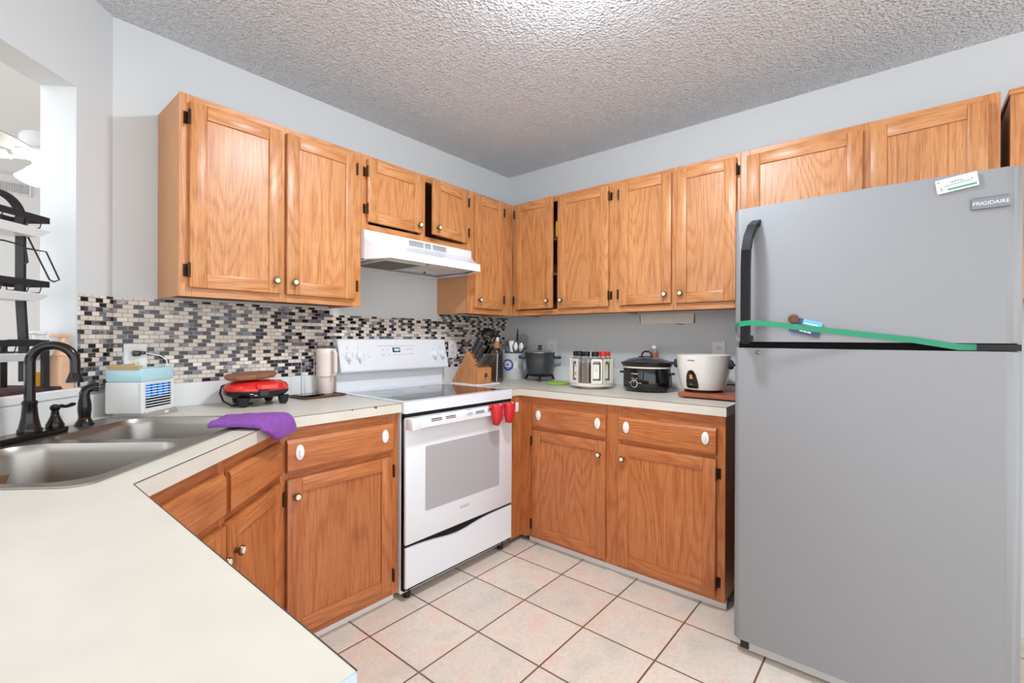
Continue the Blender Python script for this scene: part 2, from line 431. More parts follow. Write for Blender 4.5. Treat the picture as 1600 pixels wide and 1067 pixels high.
        o = bpy.data.objects.new(name, me); COL.objects.link(o)
        if parent: o.parent = parent
        if loc is not None: o.location = loc
        if rot is not None: o.rotation_euler = rot
        if label: o['label'] = label
        return o
def tag(o, label, cat, group=None):
    o['label'] = label; o['category'] = cat
    if group: o['group'] = group
    return o
def thing(name, label, cat, loc=(0, 0, 0), rotz=0.0, group=None):
    o = bpy.data.objects.new(name, None); COL.objects.link(o); o.empty_display_size = 0.05
    o.location = loc; o.rotation_euler = (0, 0, rotz)
    return tag(o, label, cat, group)
def struct(o):
    o['kind'] = 'structure'; return o
def uvmap(o, fn):
    uv = o.data.uv_layers[0].data
    for l in o.data.loops:
        uv[l.index].uv = fn(o.data.vertices[l.vertex_index].co)
def dup(root, loc, rotz=None, label=None):
    r = root.copy(); COL.objects.link(r); r.location = loc
    if rotz is not None: r.rotation_euler = (0, 0, rotz)
    if label: r['label'] = label
    for ch in list(root.children):
        c = ch.copy(); COL.objects.link(c); c.parent = r
        for g in ch.children:
            d = g.copy(); COL.objects.link(d); d.parent = c
    return r
def arc(cx, cz, r, a0, a1, n): return [(cx + r * math.cos(a0 + (a1 - a0) * i / n), cz + r * math.sin(a0 + (a1 - a0) * i / n)) for i in range(n + 1)]
def rrect(x0, x1, y0, y1, r, n=6):
    p = []
    for cx, cy, a in ((x1 - r, y1 - r, 0), (x0 + r, y1 - r, PI / 2), (x0 + r, y0 + r, PI), (x1 - r, y0 + r, 1.5 * PI)):
        p += [(cx + r * math.cos(a + PI / 2 * i / n), cy + r * math.sin(a + PI / 2 * i / n)) for i in range(n + 1)]
    return p
R2 = math.sqrt(0.5)
def W(s, d, z=0.0): return Vector((-2.406 - s * R2 + d * R2, -s * R2 - d * R2, z))   # diagonal sink wall: s along it, d out of it
CZ = 0.914; H = 2.476
RA, RB, RD, RP = 0.0, -PI / 2, PI / 4, PI / 2     # headings of the runs: range wall, right wall, diagonal, peninsula

# ------------------------------------------------------------------ room shell
o = struct(MB().box(-7, 0.15, -6.5, 7, -0.1, 0).build('floor', FLOORM))
uvmap(o, lambda c: (c.x + 0.798 + 0.3075 * 40, c.y + 0.738 + 0.314 * 40))
poly = [(0.15, 0.12), (-2.356, 0.12), W(0, -0.06).xy, W(1.6, -0.06).xy, (-5.0, -1.2), (-5.0, -4.6), (0.15, -4.6)]
struct(MB().prism([tuple(p) for p in poly], H, H + 0.1).build('ceiling', CEILM))
struct(MB().box(-2.458, 0.12, 0, 0.12, 0, 2.95).build('wall_back', WALLP))
struct(MB().box(0, 0.12, -4.6, 0.0, 0, H).build('wall_right', WALLP))
# diagonal wall with the pass-through: built in a local frame, x along the wall (towards its left end), y out of the back
SILL = 1.03; HEAD = 2.108; OP0, OP1 = 0.17, 1.25
w = MB()
w.box(0.0, OP0, -0.119, 0, 0, 2.95); w.box(OP1, 1.6, -0.119, 0, 0, 2.95)
w.box(OP0, OP1, -0.119, 0, 0, SILL - 0.03); w.box(OP0, OP1, -0.119, 0, HEAD, 2.95)
struct(w.build('wall_left', WALLP, None, (-2.406, 0, 0), (0, 0, PI / 4 + PI)))
RDW = PI / 4 + PI       # heading of that wall frame: x towards its left end, y out into the kitchen
struct(MB().box(OP0, OP1, -0.32, 0.022, SILL - 0.03, SILL, bev=0.004).build('trim_1', WALLN, None, (-2.406, 0, 0), (0, 0, RDW)))   # pass-through ledge
# the room beyond the pass-through
w = MB(); w.box(-7.0, 0.1, 5.0, 5.1, 0, 3.9)
struct(w.build('wall_next_room', WALLN))
struct(MB().box(-7.0, 0.1, 0.12, 5.0, 2.95, 3.05).build('ceiling_next_room', WALLN))
struct(MB().box(0.1, 0.2, 0.12, 5.1, 0, 3.0).build('wall_next_room_unseen', WALLN))  # unseen side wall, added to hold world light out of this room
# backsplash mosaic: range wall and the short return on the diagonal wall
b = MB()
zt1, zt2 = 1.369, 1.336
b.box(-2.406, -1.5, -0.007, 0, 1.012, zt1); b.box(-1.5, -0.727, -0.007, 0, 0.93, zt2); b.box(-0.727, -0.012, -0.007, 0, 1.012, zt1)
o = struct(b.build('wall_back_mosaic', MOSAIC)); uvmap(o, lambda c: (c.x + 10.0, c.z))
o = struct(MB().box(-0.005, 0.163, 0.0, 0.007, 1.012, 1.369).build('wall_left_mosaic', MOSAIC, None, (-2.406, 0, 0), (0, 0, RDW)))
uvmap(o, lambda c: (-c.x - 2.406 + 10.0, c.z))

# ------------------------------------------------------------------ cabinet pieces
def knob(par, x, y, z):
    k = MB()
    k.lathe([(0.0075, 0), (0.007, 0.010), (0.0145, 0.0165), (0.0155, 0.021), (0.0135, 0.0245)], (0, 0, 0), 16, 0)
    k.lathe([(0.0108, 0.0235), (0.0095, 0.0265), (0.001, 0.0275)], (0, 0, 0), 16, 1)
    return k.build('knob', [BRASS, CERAMIC], par, (x, y, z), (PI / 2, 0, 0))
def hinge(par, x, z, side):
    h = MB(); h.box(-0.004, 0.004, -0.004, 0.006, -0.026, 0.026, bev=0.001)
    h.cyl((0, -0.004, -0.028), (0, -0.004, 0.028), 0.0042, n=8)
    h.box(*((-0.014, 0) if side == 'L' else (0, 0.014)), 0.0195, 0.0215, -0.024, 0.024)
    return h.build('hinge', HINGE, par, (x, 0, z))
FIN = [None]
def door(par, x0, x1, z0, z1, side, kz, ajar=0.0, hz=(0.065, 0.065), knobs=True, hinges=True):
    """framed door of a cabinet whose face is y=0; hinged at the side named, local origin on the hinge"""
    T = 0.02; sw = 0.057; wd = x1 - x0; ht = z1 - z0
    d = MB(); s = 1 if side == 'L' else -1
    a, e = (0, wd) if s > 0 else (-wd, 0)
    bv = 0.0045
    d.box(a, a + sw, 0, T, 0, ht, 2, bv, 2); d.box(e - sw, e, 0, T, 0, ht, 2, bv, 2)
    d.box(a + sw - 0.001, e - sw + 0.001, 0.0005, T, ht - sw, ht, 0, bv, 2); d.box(a + sw - 0.001, e - sw + 0.001, 0.0005, T, 0, sw, 0, bv, 2)
    d.box(a + sw - 0.006, e - sw + 0.006, 0.0085, 0.014, sw - 0.006, ht - sw + 0.006, 2)
    hx = x0 if s > 0 else x1
    ob = d.build('door', FIN[0], par, (hx, -T - 0.001, z0), (0, 0, -s * math.radians(ajar)))
    if knobs: knob(ob, s * (wd - 0.03), 0, kz - z0)
    for hh in (hz[0], ht - hz[1]) if hinges else (): hinge(ob, -s * 0.004, hh, side)
    return ob
def drawer(par, x0, x1, z0, z1, latches=(0.045, 0.045), name='drawer'):
    d = MB(); T = 0.02
    pr = [(-T + 0.008, z0), (-T, z0 + 0.012), (-T, z1 - 0.014), (-T + 0.009, z1), (0, z1), (0, z0)]
    d.prism([(p[0] - 0.001, p[1]) for p in pr], x0, x1, 0, 0, 0, 0.0015)
    ob = d.build(name, FIN[0], par)
    for lx in ([x0 + latches[0], x1 - latches[1]] if latches else []):
        l = MB()
        l.lathe([(0.0165, 0), (0.0165, 0.004), (0.0145, 0.006)], (0, 0, 0), 24, 0, None, 1, 1.75)
        l.box(-0.004, 0.004, -0.012, 0.010, 0.005, 0.010, bev=0.0015)
        l.build('latch', PLASTIC, ob, (lx, -T - 0.001, (z0 + z1) / 2 + 0.012), (PI / 2, 0, 0), 'white oval child-safety latch')
    return ob
def carcass(par, wd, dp, h, stiles, rails, left=None, right=None, toe=0.0, shelf=None, close_top=True):
    """hollow box behind a face frame: stiles = [(x0,x1)], rails = [(z0,z1)] or (z0,z1,x0,x1)"""
    c = MB(); F = 0.019; t = 0.012
    for x0, x1 in stiles: c.box(x0, x1, 0, F, 0, h, 2, 0.0012)
    for r in rails:
        x0, x1 = (r[2], r[3]) if len(r) > 2 else (stiles[0][1], stiles[-1][0])
        c.box(x0 - 0.0005, x1 + 0.0005, 0.0004, F, r[0], r[1], 0, 0.0012)
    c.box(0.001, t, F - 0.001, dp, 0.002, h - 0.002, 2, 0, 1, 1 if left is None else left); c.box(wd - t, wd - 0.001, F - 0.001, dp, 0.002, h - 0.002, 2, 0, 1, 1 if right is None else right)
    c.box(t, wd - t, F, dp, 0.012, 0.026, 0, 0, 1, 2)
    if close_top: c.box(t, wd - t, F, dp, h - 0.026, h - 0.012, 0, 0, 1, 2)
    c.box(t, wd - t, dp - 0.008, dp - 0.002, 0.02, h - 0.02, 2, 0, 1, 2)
    for z in (shelf or []): c.box(t, wd - t, 0.03, dp - 0.01, z - 0.008, z + 0.008, 0, 0, 1, 2)
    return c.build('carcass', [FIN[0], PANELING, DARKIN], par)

FIN[0] = OAK
ZB, ZT = 1.369, 2.143; UH = ZT - ZB; DU = 0.294
ZS = 1.757
def upper(label, x0, y0, rot, wd, z0, doors, stiles, group='wall cabinets', **kw):
    t = thing('wall_cabinet', label, 'cabinet', (x0, y0, z0), rot, group)
    h = ZT - z0
    carcass(t, wd, DU - 0.002, h, stiles, [(0, 0.036), (h - 0.036, h)], **kw)
    for d in doors: door(t, *d)
    return t
U = 'oak wall cabinet '
upper('wide oak two-door wall cabinet left of the hood, nearest the pass-through', -2.261, -DU, RA, 0.771, ZB,
      [(0.031, 0.376, 0.034, 0.746, 'L', 0.088), (0.395, 0.734, 0.034, 0.746, 'R', 0.088)], [(0, 0.042), (0.366, 0.405), (0.722, 0.771)], shelf=[0.27, 0.5])
upper('short oak two-door wall cabinet above the white range hood, right door ajar', -1.489, -DU, RA, 0.755, ZS,
      [(0.028, 0.380, 0.046, 0.364, 'L', 0.085), (0.424, 0.738, 0.046, 0.364, 'R', 0.085, 7.0)], [(0, 0.042), (0.372, 0.412), (0.715, 0.755)])
t = upper('narrow oak single-door wall cabinet in the corner right of the hood', -0.733, -DU, RA, 0.438, ZB,
      [(0.048, 0.318, 0.036, 0.758, 'R', 0.088)], [(0, 0.058), (0.306, 0.438)], shelf=[0.27, 0.5])
upper('oak two-door wall cabinet next to the corner, its doors parted on a dark gap', -DU, -DU - 0.001, RB, 0.785, ZB,
      [(0.030, 0.362, 0.040, 0.764, 'L', 0.088, 4.0), (0.394, 0.752, 0.036, 0.756, 'R', 0.088)], [(0, 0.04), (0.374, 0.404), (0.740, 0.785)], shelf=[0.27, 0.5])
upper('oak two-door wall cabinet beside the refrigerator, above the slow cooker', -DU, -1.080, RB, 0.690, ZB,
      [(0.036, 0.346, 0.038, 0.752, 'L', 0.088), (0.372, 0.674, 0.036, 0.752, 'R', 0.088)], [(0, 0.048), (0.336, 0.382), (0.662, 0.690)], shelf=[0.27, 0.5])
upper('long oak two-door wall cabinet above the refrigerator', -DU, -1.771, RB, 0.897, ZS,
      [(0.031, 0.486, 0.036, 0.356, 'R', 0.066, 0.0, (0, 0), True, False), (0.510, 0.862, 0.036, 0.356, 'L', 0.066, 2.5, (0, 0), False, False)], [(0, 0.042), (0.474, 0.522), (0.850, 0.897)])
# angled end unit past the refrigerator
t = thing('end_cabinet', 'angled oak end cabinet at the right edge, past the refrigerator', 'cabinet', (-DU, -2.690, ZB), RB)
MB().box(0, 0.42, 0.0, DU - 0.004, UH - 0.02, UH, 0, 0.001).build('top_board', OAK, t)
MB().prism([(0.004, 0.006), (0.115, 0.288), (0.415, 0.288), (0.415, 0.0065)][:1] + [(0.012, DU - 0.006), (0.41, DU - 0.006), (0.41, 0.135)], 0, UH - 0.02, 2, 2).build('body', OAK, t)
# a yellow packet seen in the gap between the parted doors
o = MB().box(-0.03, 0.03, -0.02, 0.02, 0, 0.10, bev=0.003).build('food_packet', YELLOW, None, (-0.255, -0.668, ZB + 0.509)); tag(o, 'yellow packet on the shelf behind the parted corner cabinet doors', 'packet')

# base cabinets -----------------------------------------------------
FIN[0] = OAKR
BB, BT = 0.04, 0.872; BH = BT - BB; DB = 0.605
def base(label, x0, y0, rot, wd, dp, doors, drawers, stiles, rails, group='base cabinets', toe=(0.0, None), name='base_cabinet', **kw):
    t = thing(name, label, 'cabinet', (x0, y0, 0), rot, group)
    c = thing  # noqa
    cc = carcass(t, wd, dp, BH, stiles, rails, **kw); cc.location = (0, 0, BB)
    for d in doors: door(t, *d)
    for d in drawers: drawer(t, *d[:4], **(d[4] if len(d) > 4 else {}))
    k = MB(); k.box(toe[0] + 0.003, (toe[1] or wd) - 0.003, 0.030, 0.045, 0, BB + 0.01, 0)
    k.build('toe_kick', PLASTIC, t, label='white toe kick')
    return t
dr = dict(hz=(0.07, 0.07))
RL = [(0, 0.03), (0.625, 0.672), (0.764, BH)]
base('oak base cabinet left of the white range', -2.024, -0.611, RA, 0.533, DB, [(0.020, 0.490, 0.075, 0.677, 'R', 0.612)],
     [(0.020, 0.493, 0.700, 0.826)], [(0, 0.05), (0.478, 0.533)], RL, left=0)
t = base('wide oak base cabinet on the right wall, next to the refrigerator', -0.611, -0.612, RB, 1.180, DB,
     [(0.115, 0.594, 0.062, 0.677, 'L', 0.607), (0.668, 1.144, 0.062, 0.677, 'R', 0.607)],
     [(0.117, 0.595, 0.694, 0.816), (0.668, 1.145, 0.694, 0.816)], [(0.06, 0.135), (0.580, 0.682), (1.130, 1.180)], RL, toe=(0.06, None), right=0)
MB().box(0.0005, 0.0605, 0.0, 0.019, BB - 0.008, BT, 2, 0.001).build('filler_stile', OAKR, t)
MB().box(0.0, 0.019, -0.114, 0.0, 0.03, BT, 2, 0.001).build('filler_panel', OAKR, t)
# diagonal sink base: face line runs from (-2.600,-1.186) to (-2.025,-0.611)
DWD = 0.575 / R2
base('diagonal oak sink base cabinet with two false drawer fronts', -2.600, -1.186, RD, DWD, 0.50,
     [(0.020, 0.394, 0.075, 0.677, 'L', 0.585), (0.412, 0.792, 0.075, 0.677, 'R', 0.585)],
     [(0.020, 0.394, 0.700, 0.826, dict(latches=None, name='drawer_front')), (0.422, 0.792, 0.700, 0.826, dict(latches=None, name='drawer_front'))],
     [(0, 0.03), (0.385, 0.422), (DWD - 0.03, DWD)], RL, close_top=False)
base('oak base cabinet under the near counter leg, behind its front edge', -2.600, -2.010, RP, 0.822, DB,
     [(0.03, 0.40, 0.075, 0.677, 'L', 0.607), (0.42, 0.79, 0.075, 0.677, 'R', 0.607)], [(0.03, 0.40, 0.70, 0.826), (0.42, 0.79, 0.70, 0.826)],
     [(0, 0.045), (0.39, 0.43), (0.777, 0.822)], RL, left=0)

# ------------------------------------------------------------------ worktops
SK0, SK1, SD0, SD1 = 0.14, 0.985, 0.088, 0.652          # sink rim in wall coordinates
def Wp(s, d): v = W(s, d); return (v.x, v.y)
outer = [(-1.4925, -0.003), (-2.404, -0.003), Wp(1.15, 0.003), (-3.22, -2.019), (-2.570, -2.019), (-2.570, -1.198), (-2.010, -0.638), (-1.4925, -0.638)]
hole = [Wp(s, d) for s, d in rrect(SK0 + 0.02, SK1 - 0.02, SD0 + 0.02, SD1 - 0.02, 0.03)]
t = thing('worktop', 'long almond laminate worktop with the sink, running from the range to the near end', 'worktop', (-2.0, -0.6, CZ - 0.041))
O = Vector((-2.0, -0.6, CZ - 0.041))
def loc2(l): return [(p[0] - O.x, p[1] - O.y) for p in l]
w = MB(); w.plate(loc2(outer), [loc2(hole)], 0, 0.041); w.build('surface', LAMINATE, t)
def offs(p, q, h=0.0):  # thin dark seam on a front edge just under the top
    a, b_ = Vector((p[0], p[1], 0)), Vector((q[0], q[1], 0)); dn = (b_ - a).normalized(); n = Vector((dn.y, -dn.x, 0)) * 0.0006
    return [a + n, b_ + n]
def seam(pts, name='edge_seam', par=None, org=O, top=0.0405):
    s = MB()
    for p, q in zip(pts[:-1], pts[1:]):
        a, b_ = Vector((p[0] - org.x, p[1] - org.y, top)), Vector((q[0] - org.x, q[1] - org.y, top))
        s.bar([a, b_], 0.0016, 0.0016, (0, 0, 1))
    return s.build(name, SEAM, par, label='thin dark seam along the front edge')
seam(outer[4:], par=t)
for x, ww in ((-1.742, 0.012), (-1.63, 0.02), (-1.585, 0.006)):
    ch = MB(); ch.prism([(x - ww / 2 - O.x, 0.0415), (x + ww / 2 - O.x, 0.0415), (x + ww / 4 - O.x, 0.0415 - ww * 0.62), (x - ww / 6 - O.x, 0.0415 - ww * 0.4)], -0.638 - O.y - 0.0008, -0.638 - O.y + 0.004, 1)
    ch.build('edge_chip', BOARDWOOD, t, label='chipped brown spot in the front edge')
MB().box(-3.215 - O.x, -2.5705 - O.x, -2.0205 - O.y, -2.019 - O.y, 0.001, 0.0395).build('end_strip', ENDBLUE, t, label='pale blue end strip')
bsp = MB(); bsp.box(-2.40 - O.x, -1.4925 - O.x, -0.020 - O.y, -0.0075 - O.y, 0.041, 0.142, bev=0.002)
A0, A1 = W(0.004, 0.0075), W(1.14, 0.0075); A2, A3 = W(1.14, 0.020), W(-0.004, 0.020)
zc_ = SILL - 0.031 - O.z
bsp.prism([(p.x - O.x, p.y - O.y) for p in (A0, A1, A2, A3)], 0.041, zc_, 2)
bsp.build('backsplash_strip', PLASTIC, t, label='white backsplash strip')

O2 = Vector((-0.3, -0.9, CZ - 0.041))
t = thing('worktop', 'almond laminate worktop right of the range, carrying the cookers', 'worktop', O2)
out2 = [(-0.724, -0.003), (-0.724, -0.638), (-0.638, -0.638), (-0.638, -1.802), (-0.003, -1.802), (-0.003, -0.003)]
w = MB(); w.prism([(p[0] - O2.x, p[1] - O2.y) for p in out2], 0, 0.041, 2); w.build('surface', LAMINATE, t)
seam([(-0.724, -0.638), (-0.638, -0.638), (-0.638, -1.802), (-0.10, -1.802)], par=t, org=O2)
bsp = MB(); bsp.box(-0.724 - O2.x, -0.020 - O2.x, -0.020 - O2.y, -0.0075 - O2.y, 0.041, 0.142, bev=0.002); bsp.box(-0.020 - O2.x, -0.003 - O2.x, -1.80 - O2.y, -0.0075 - O2.y, 0.041, 0.142, bev=0.002)
bsp.build('backsplash_strip', PLASTIC, t, label='white backsplash strip')

# ------------------------------------------------------------------ sink (frame: x along the diagonal front, y towards the wall)
sc_ = W((SK0 + SK1) / 2, (SD0 + SD1) / 2, CZ)
t = thing('kitchen_sink', 'double-bowl stainless steel sink set in the diagonal corner worktop', 'sink', sc_, RD)
hw, hd = (SK1 - SK0) / 2, (SD1 - SD0) / 2
Brt = (0.024, hw - 0.026, -hd + 0.026, hd - 0.105); Blt = (-hw + 0.026, -0.024, -hd + 0.026, hd - 0.105)
def rl(b, r): return rrect(b[0], b[1], b[2], b[3], r, 8)
s = MB()
s.plate(rrect(-hw, hw, -hd, hd, 0.045, 8), [rl(Brt, 0.075), rl(Blt, 0.075)], 0.0005, 0.0045)
s.build('rim', STEEL, t)
for bb in (Brt, Blt):
    s = MB(); n = None; vs_ = []; fs = []
    lay = [(0.0, 0.0046, 0.075), (0.004, -0.002, 0.072), (0.008, -0.02, 0.07), (0.014, -0.09, 0.068), (0.022, -0.15, 0.066), (0.045, -0.176, 0.06), (0.09, -0.183, 0.05), (0.115, -0.187, 0.03)]
    for ins, z, r in lay:
        l = rl((bb[0] + ins, bb[1] - ins, bb[2] + ins, bb[3] - ins), r); n = len(l)
        vs_ += [(p[0], p[1], z) for p in l]
    for j in range(len(lay) - 1):
        for i in range(n): fs.append((j * n + i, j * n + (i + 1) % n, (j + 1) * n + (i + 1) % n, (j + 1) * n + i))
    fs.append(tuple(range((len(lay) - 1) * n, len(lay) * n)))
    s.raw(vs_, fs, 0, 0, True); bo = s.build('bowl', STEEL, t)
    cx, cy = (bb[0] + bb[1]) / 2, (bb[2] + bb[3]) / 2
    MB().lathe([(0.001, 0.002), (0.028, 0.001), (0.040, 0.004), (0.044, 0.002)], (cx, cy, -0.187), 20).build('drain', CHROME, bo)

# faucet with its deck plate and lever, then the side sprayer
FB = W(0.50, 0.135, CZ + 0.0047)
t = thing('faucet', 'dark bronze gooseneck faucet standing behind the sink', 'faucet', FB, RD)
d = MB(); d.prism(rrect(-0.125, 0.100, -0.032, 0.028, 0.012, 4), 0, 0.016, 2, bev=0.003); d.build('deck_plate', BRONZE, t)
d = MB(); d.lathe([(0.027, 0.016), (0.028, 0.022), (0.024, 0.03), (0.0185, 0.06), (0.016, 0.095), (0.0175, 0.098), (0.0175, 0.104), (0.014, 0.108)], n=24)
sw = math.radians(-68)     # swivel of the spout
dx, dy = math.cos(sw) * 1.0, math.sin(sw)
R = 0.050; zc0 = 0.218
path = [(0, 0, 0.10), (0, 0, 0.14), (0, 0, 0.18)] + [((R - a) * dx, (R - a) * dy, z) for a, z in [(R * math.cos(q), zc0 + R * math.sin(q)) for q in [PI * i / 14 for i in range(15)]]]
path += [(2 * R * dx, 2 * R * dy, 0.185)]
d.tube(path, 0.0128, 14); d.build('spout', BRONZE, t)
ex, ey = 2 * R * dx, 2 * R * dy
MB().lathe([(0.0125, 0.030), (0.015, 0.022), (0.016, 0.018), (0.022, 0.004), (0.022, 0), (0.016, 0)], (ex, ey, 0.157), 20).build('spray_head', BRONZE, t)
hx = 0.078
d = MB(); d.lathe([(0.0215, 0.016), (0.022, 0.024), (0.0165, 0.036), (0.011, 0.05), (0.0095, 0.056), (0.0105, 0.06), (0.008, 0.064), (0.0125, 0.072), (0.012, 0.08), (0.004, 0.086)], (hx, -0.004, 0), 20)
d.tube([(hx, -0.004, 0.077), (hx + 0.018, -0.006, 0.078), (hx + 0.034, -0.008, 0.074), (hx + 0.055, -0.010, 0.078), (hx + 0.064, -0.011, 0.078)], [0.005, 0.006, 0.005, 0.0065, 0.004], 10)
d.build('lever', BRONZE, t)
SP = W(0.300, 0.13, CZ + 0.0047)
t = thing('side_sprayer', 'dark bronze side sprayer right of the faucet', 'sprayer', SP, RD)
d = MB(); d.lathe([(0.026, 0), (0.026, 0.004), (0.019, 0.016), (0.0165, 0.022)], n=20); d.build('base', BRONZE, t)
d = MB(); d.lathe([(0.0168, 0.0215), (0.0168, 0.0245)], n=20); d.build('ring', BRONZEH, t)
d = MB(); d.lathe([(0.0155, 0.024), (0.0185, 0.05), (0.0175, 0.075), (0.0145, 0.09), (0.014, 0.098)], n=20)
d.tube([(0, 0, 0.09), (0, 0, 0.105), (0.004, -0.003, 0.117), (0.014, -0.012, 0.124), (0.026, -0.022, 0.1235)], [0.014, 0.0145, 0.0145, 0.0145, 0.0155], 14)
d.build('handle', BRONZE, t)
n_ = Vector((0.026, -0.022, 0.1235)); MB().cyl(n_, n_ + Vector((0.0022, -0.0018, 0)), 0.0115, n=16).build('nozzle', GREYTXT, t)

# ------------------------------------------------------------------ range
RX0 = -1.4885; RW = 0.7615
t = thing('range', 'white freestanding electric range with a black glass cooktop', 'stove', (RX0, -0.66, 0), RA)
b = MB(); b.box(0.002, RW - 0.002, 0.034, 0.62, 0.03, 0.872, bev=0.003); b.build('body', WHITE, t)
v = MB(); v.box(0.004, RW - 0.004, 0.012, 0.036, 0.05, 0.868); v.build('gap', VOID, t, label='dark gaps around the oven door')
for x in (0.05, RW - 0.05):
    for y in (0.05, 0.58): MB().cyl((x, y, 0), (x, y, 0.035), 0.018, n=12).build('foot', BLACK, t)
c = MB(); c.plate(rrect(0, RW, 0.0, 0.60, 0.012, 4), [rrect(0.03, RW - 0.03, 0.045, 0.545, 0.012, 4)], 0.866, 0.919); c.box(0.02, RW - 0.02, 0.04, 0.55, 0.868, 0.912)
c.build('cooktop_frame', WHITE, t)
g = MB(); g.box(0.0295, RW - 0.0295, 0.0445, 0.5455, 0.9105, 0.9175); gl = g.build('cooktop_glass', GLASSTOP, t, label='black ceramic glass with faint burner rings')
for cx, cy, r in ((0.20, 0.18, 0.115), (0.56, 0.18, 0.092), (0.20, 0.42, 0.078), (0.56, 0.42, 0.105)):
    k = MB(); k.plate([(cx + r * math.cos(a * PI / 24), cy + r * math.sin(a * PI / 24)) for a in range(48)], [[(cx + (r - 0.003) * math.cos(a * PI / 24), cy + (r - 0.003) * math.sin(a * PI / 24)) for a in range(48)]], 0.9175, 0.9178)
    k.build('burner_ring', RINGM, gl)
# backguard: riser, then a slanted control panel
r = MB(); r.box(0.004, RW - 0.004, 0.605, 0.64, 0.90, 1.05, bev=0.002); r.build('riser', WHITE, t)
BG = [(0.546, 1.030), (0.552, 1.022), (0.64, 1.022), (0.64, 1.206), (0.600, 1.206), (0.590, 1.200)]
r = MB(); r.prism(BG, 0.0, RW, 0, 0, 0, 0.004); pn = r.build('backguard', WHITE, t)
fx = Vector((0, 0.590 - 0.546, 1.200 - 1.030)).normalized(); ny = Vector((0, -fx.z, fx.y))
def onpanel(x, h, off=0.0): return Vector((x, 0.546, 1.030)) + fx * h + ny * off
PM = Matrix.Identity(4)
for i in range(3): PM[i][0] = (1, 0, 0)[i]; PM[i][1] = fx[i]; PM[i][2] = ny[i]
for x in (0.050, 0.115, 0.648, 0.710):
    k = MB(); k.lathe([(0.026, 0), (0.0255, 0.006), (0.021, 0.010), (0.019, 0.022), (0.016, 0.024)], (0, 0, 0), 24); k.box(-0.0065, 0.0065, -0.028, 0.018, 0.009, 0.031, bev=0.002)
    q = k.build('control_knob', WHITE, t); q.matrix_local = Matrix.Translation(onpanel(x, 0.085)) @ PM
p = MB(); p.box(-0.048, 0.048, -0.0245, 0.0245, -0.001, 0.0015); q = p.build('clock_display', LCD, t)
q.matrix_local = Matrix.Translation(onpanel(0.368, 0.115)) @ PM; q.scale = (0.55, 0.55, 1)
p2 = MB(); p2.text('12:51', 0.034, Matrix.Translation((0.004, 0, 0.0018)), 0.0003); p2.build('digits', LCDON, q)
p = MB()
def at(x, h): return Matrix.Translation(onpanel(x, h, 0.0004)) @ PM
p.box(-0.13, 0.13, -0.0008, 0.0008, 0, 0.0006, M=at(0.368, 0.140))
for x, h, s_ in ((0.275, 0.118, 'Bake'), (0.305, 0.118, 'Broil'), (0.275, 0.086, 'Clean'), (0.31, 0.086, 'Off'), (0.35, 0.086, 'Start'), (0.385, 0.086, 'Cook'), (0.418, 0.086, 'Timer'), (0.45, 0.118, 'Clock'), (0.475, 0.118, 'Oven'), (0.45, 0.09, 'Set'), (0.475, 0.09, 'Light')):
    p.text(s_, 0.009, at(x, h), 0.0002)
for x in (0.050, 0.115, 0.648, 0.710):
    p.text('OFF', 0.007, at(x, 0.122), 0.0002); p.text('HI', 0.007, at(x - 0.034, 0.10), 0.0002); p.text('LO', 0.007, at(x, 0.045), 0.0002)
p.build('panel_print', GREYTXT, t)
for x, h in ((0.050, 0.135), (0.115, 0.137), (0.178, 0.078)):
    p = MB(); p.box(-0.002, 0.002, -0.002, 0.002, 0, 0.0008, M=at(x, h)); p.build('indicator_dot', DARKTXT, t)
# oven door with its moulded handle
d = MB(); d.box(0.004, RW - 0.004, 0.0, 0.034, 0.262, 0.846, bev=0.006, seg=2); dd = d.build('oven_door', WHITE, t)
wn = MB(); wn.prism(rrect(0.118, 0.645, 0.392, 0.700, 0.008, 3), -0.0012, 0.01, 1); wn.build('window', OVENGLASS, dd, label='grey glass oven window')
hd_ = MB(); pr = [(0.002, 0.846), (-0.020, 0.846), (-0.040, 0.838), (-0.046, 0.830), (-0.046, 0.800), (-0.036, 0.794), (-0.026, 0.797), (-0.026, 0.818), (0.002, 0.822)]
hd_.prism(pr, 0.012, RW - 0.004, 0, 0, 0, 0.0012)
for x0, x1 in ((0.004, 0.055), (RW - 0.05, RW + 0.0)): hd_.box(x0, x1, -0.047, 0.002, 0.793, 0.847, bev=0.005, seg=2)
hd_.build('door_handle', WHITE, dd)
for x in (0.115, 0.205, 0.41, 0.50):
    for i in (0, 1): MB().box(x, x + 0.065, -0.0472, -0.02, 0.8235 + i * 0.0085, 0.8265 + i * 0.0085).build('vent_slot', VOID, dd)
MB().box(0.345, 0.385, -0.056, -0.01, 0.832, 0.849, bev=0.004).build('door_latch', WHITE, dd)
lg = MB(); lg.text('CROSLEY', 0.0165, Matrix.Translation((0.376, -0.0006, 0.346)) @ Matrix.Rotation(PI / 2, 4, 'X'), 0.0004); lg.build('lettering', GREYTXT, dd)
# storage drawer with a scooped top edge
top = [(x, 0.250 - 0.026 * math.exp(-((x - 0.33) / 0.16) ** 2)) for x in [0.006 + (RW - 0.012) * i / 30 for i in range(31)]]
d = MB(); d.prism([(0.006, 0.062)] + [(RW - 0.006, 0.062)] + top[::-1], 0.0, 0.03, 1, 0, 0, 0.0035); d.build('storage_drawer', WHITE, t)

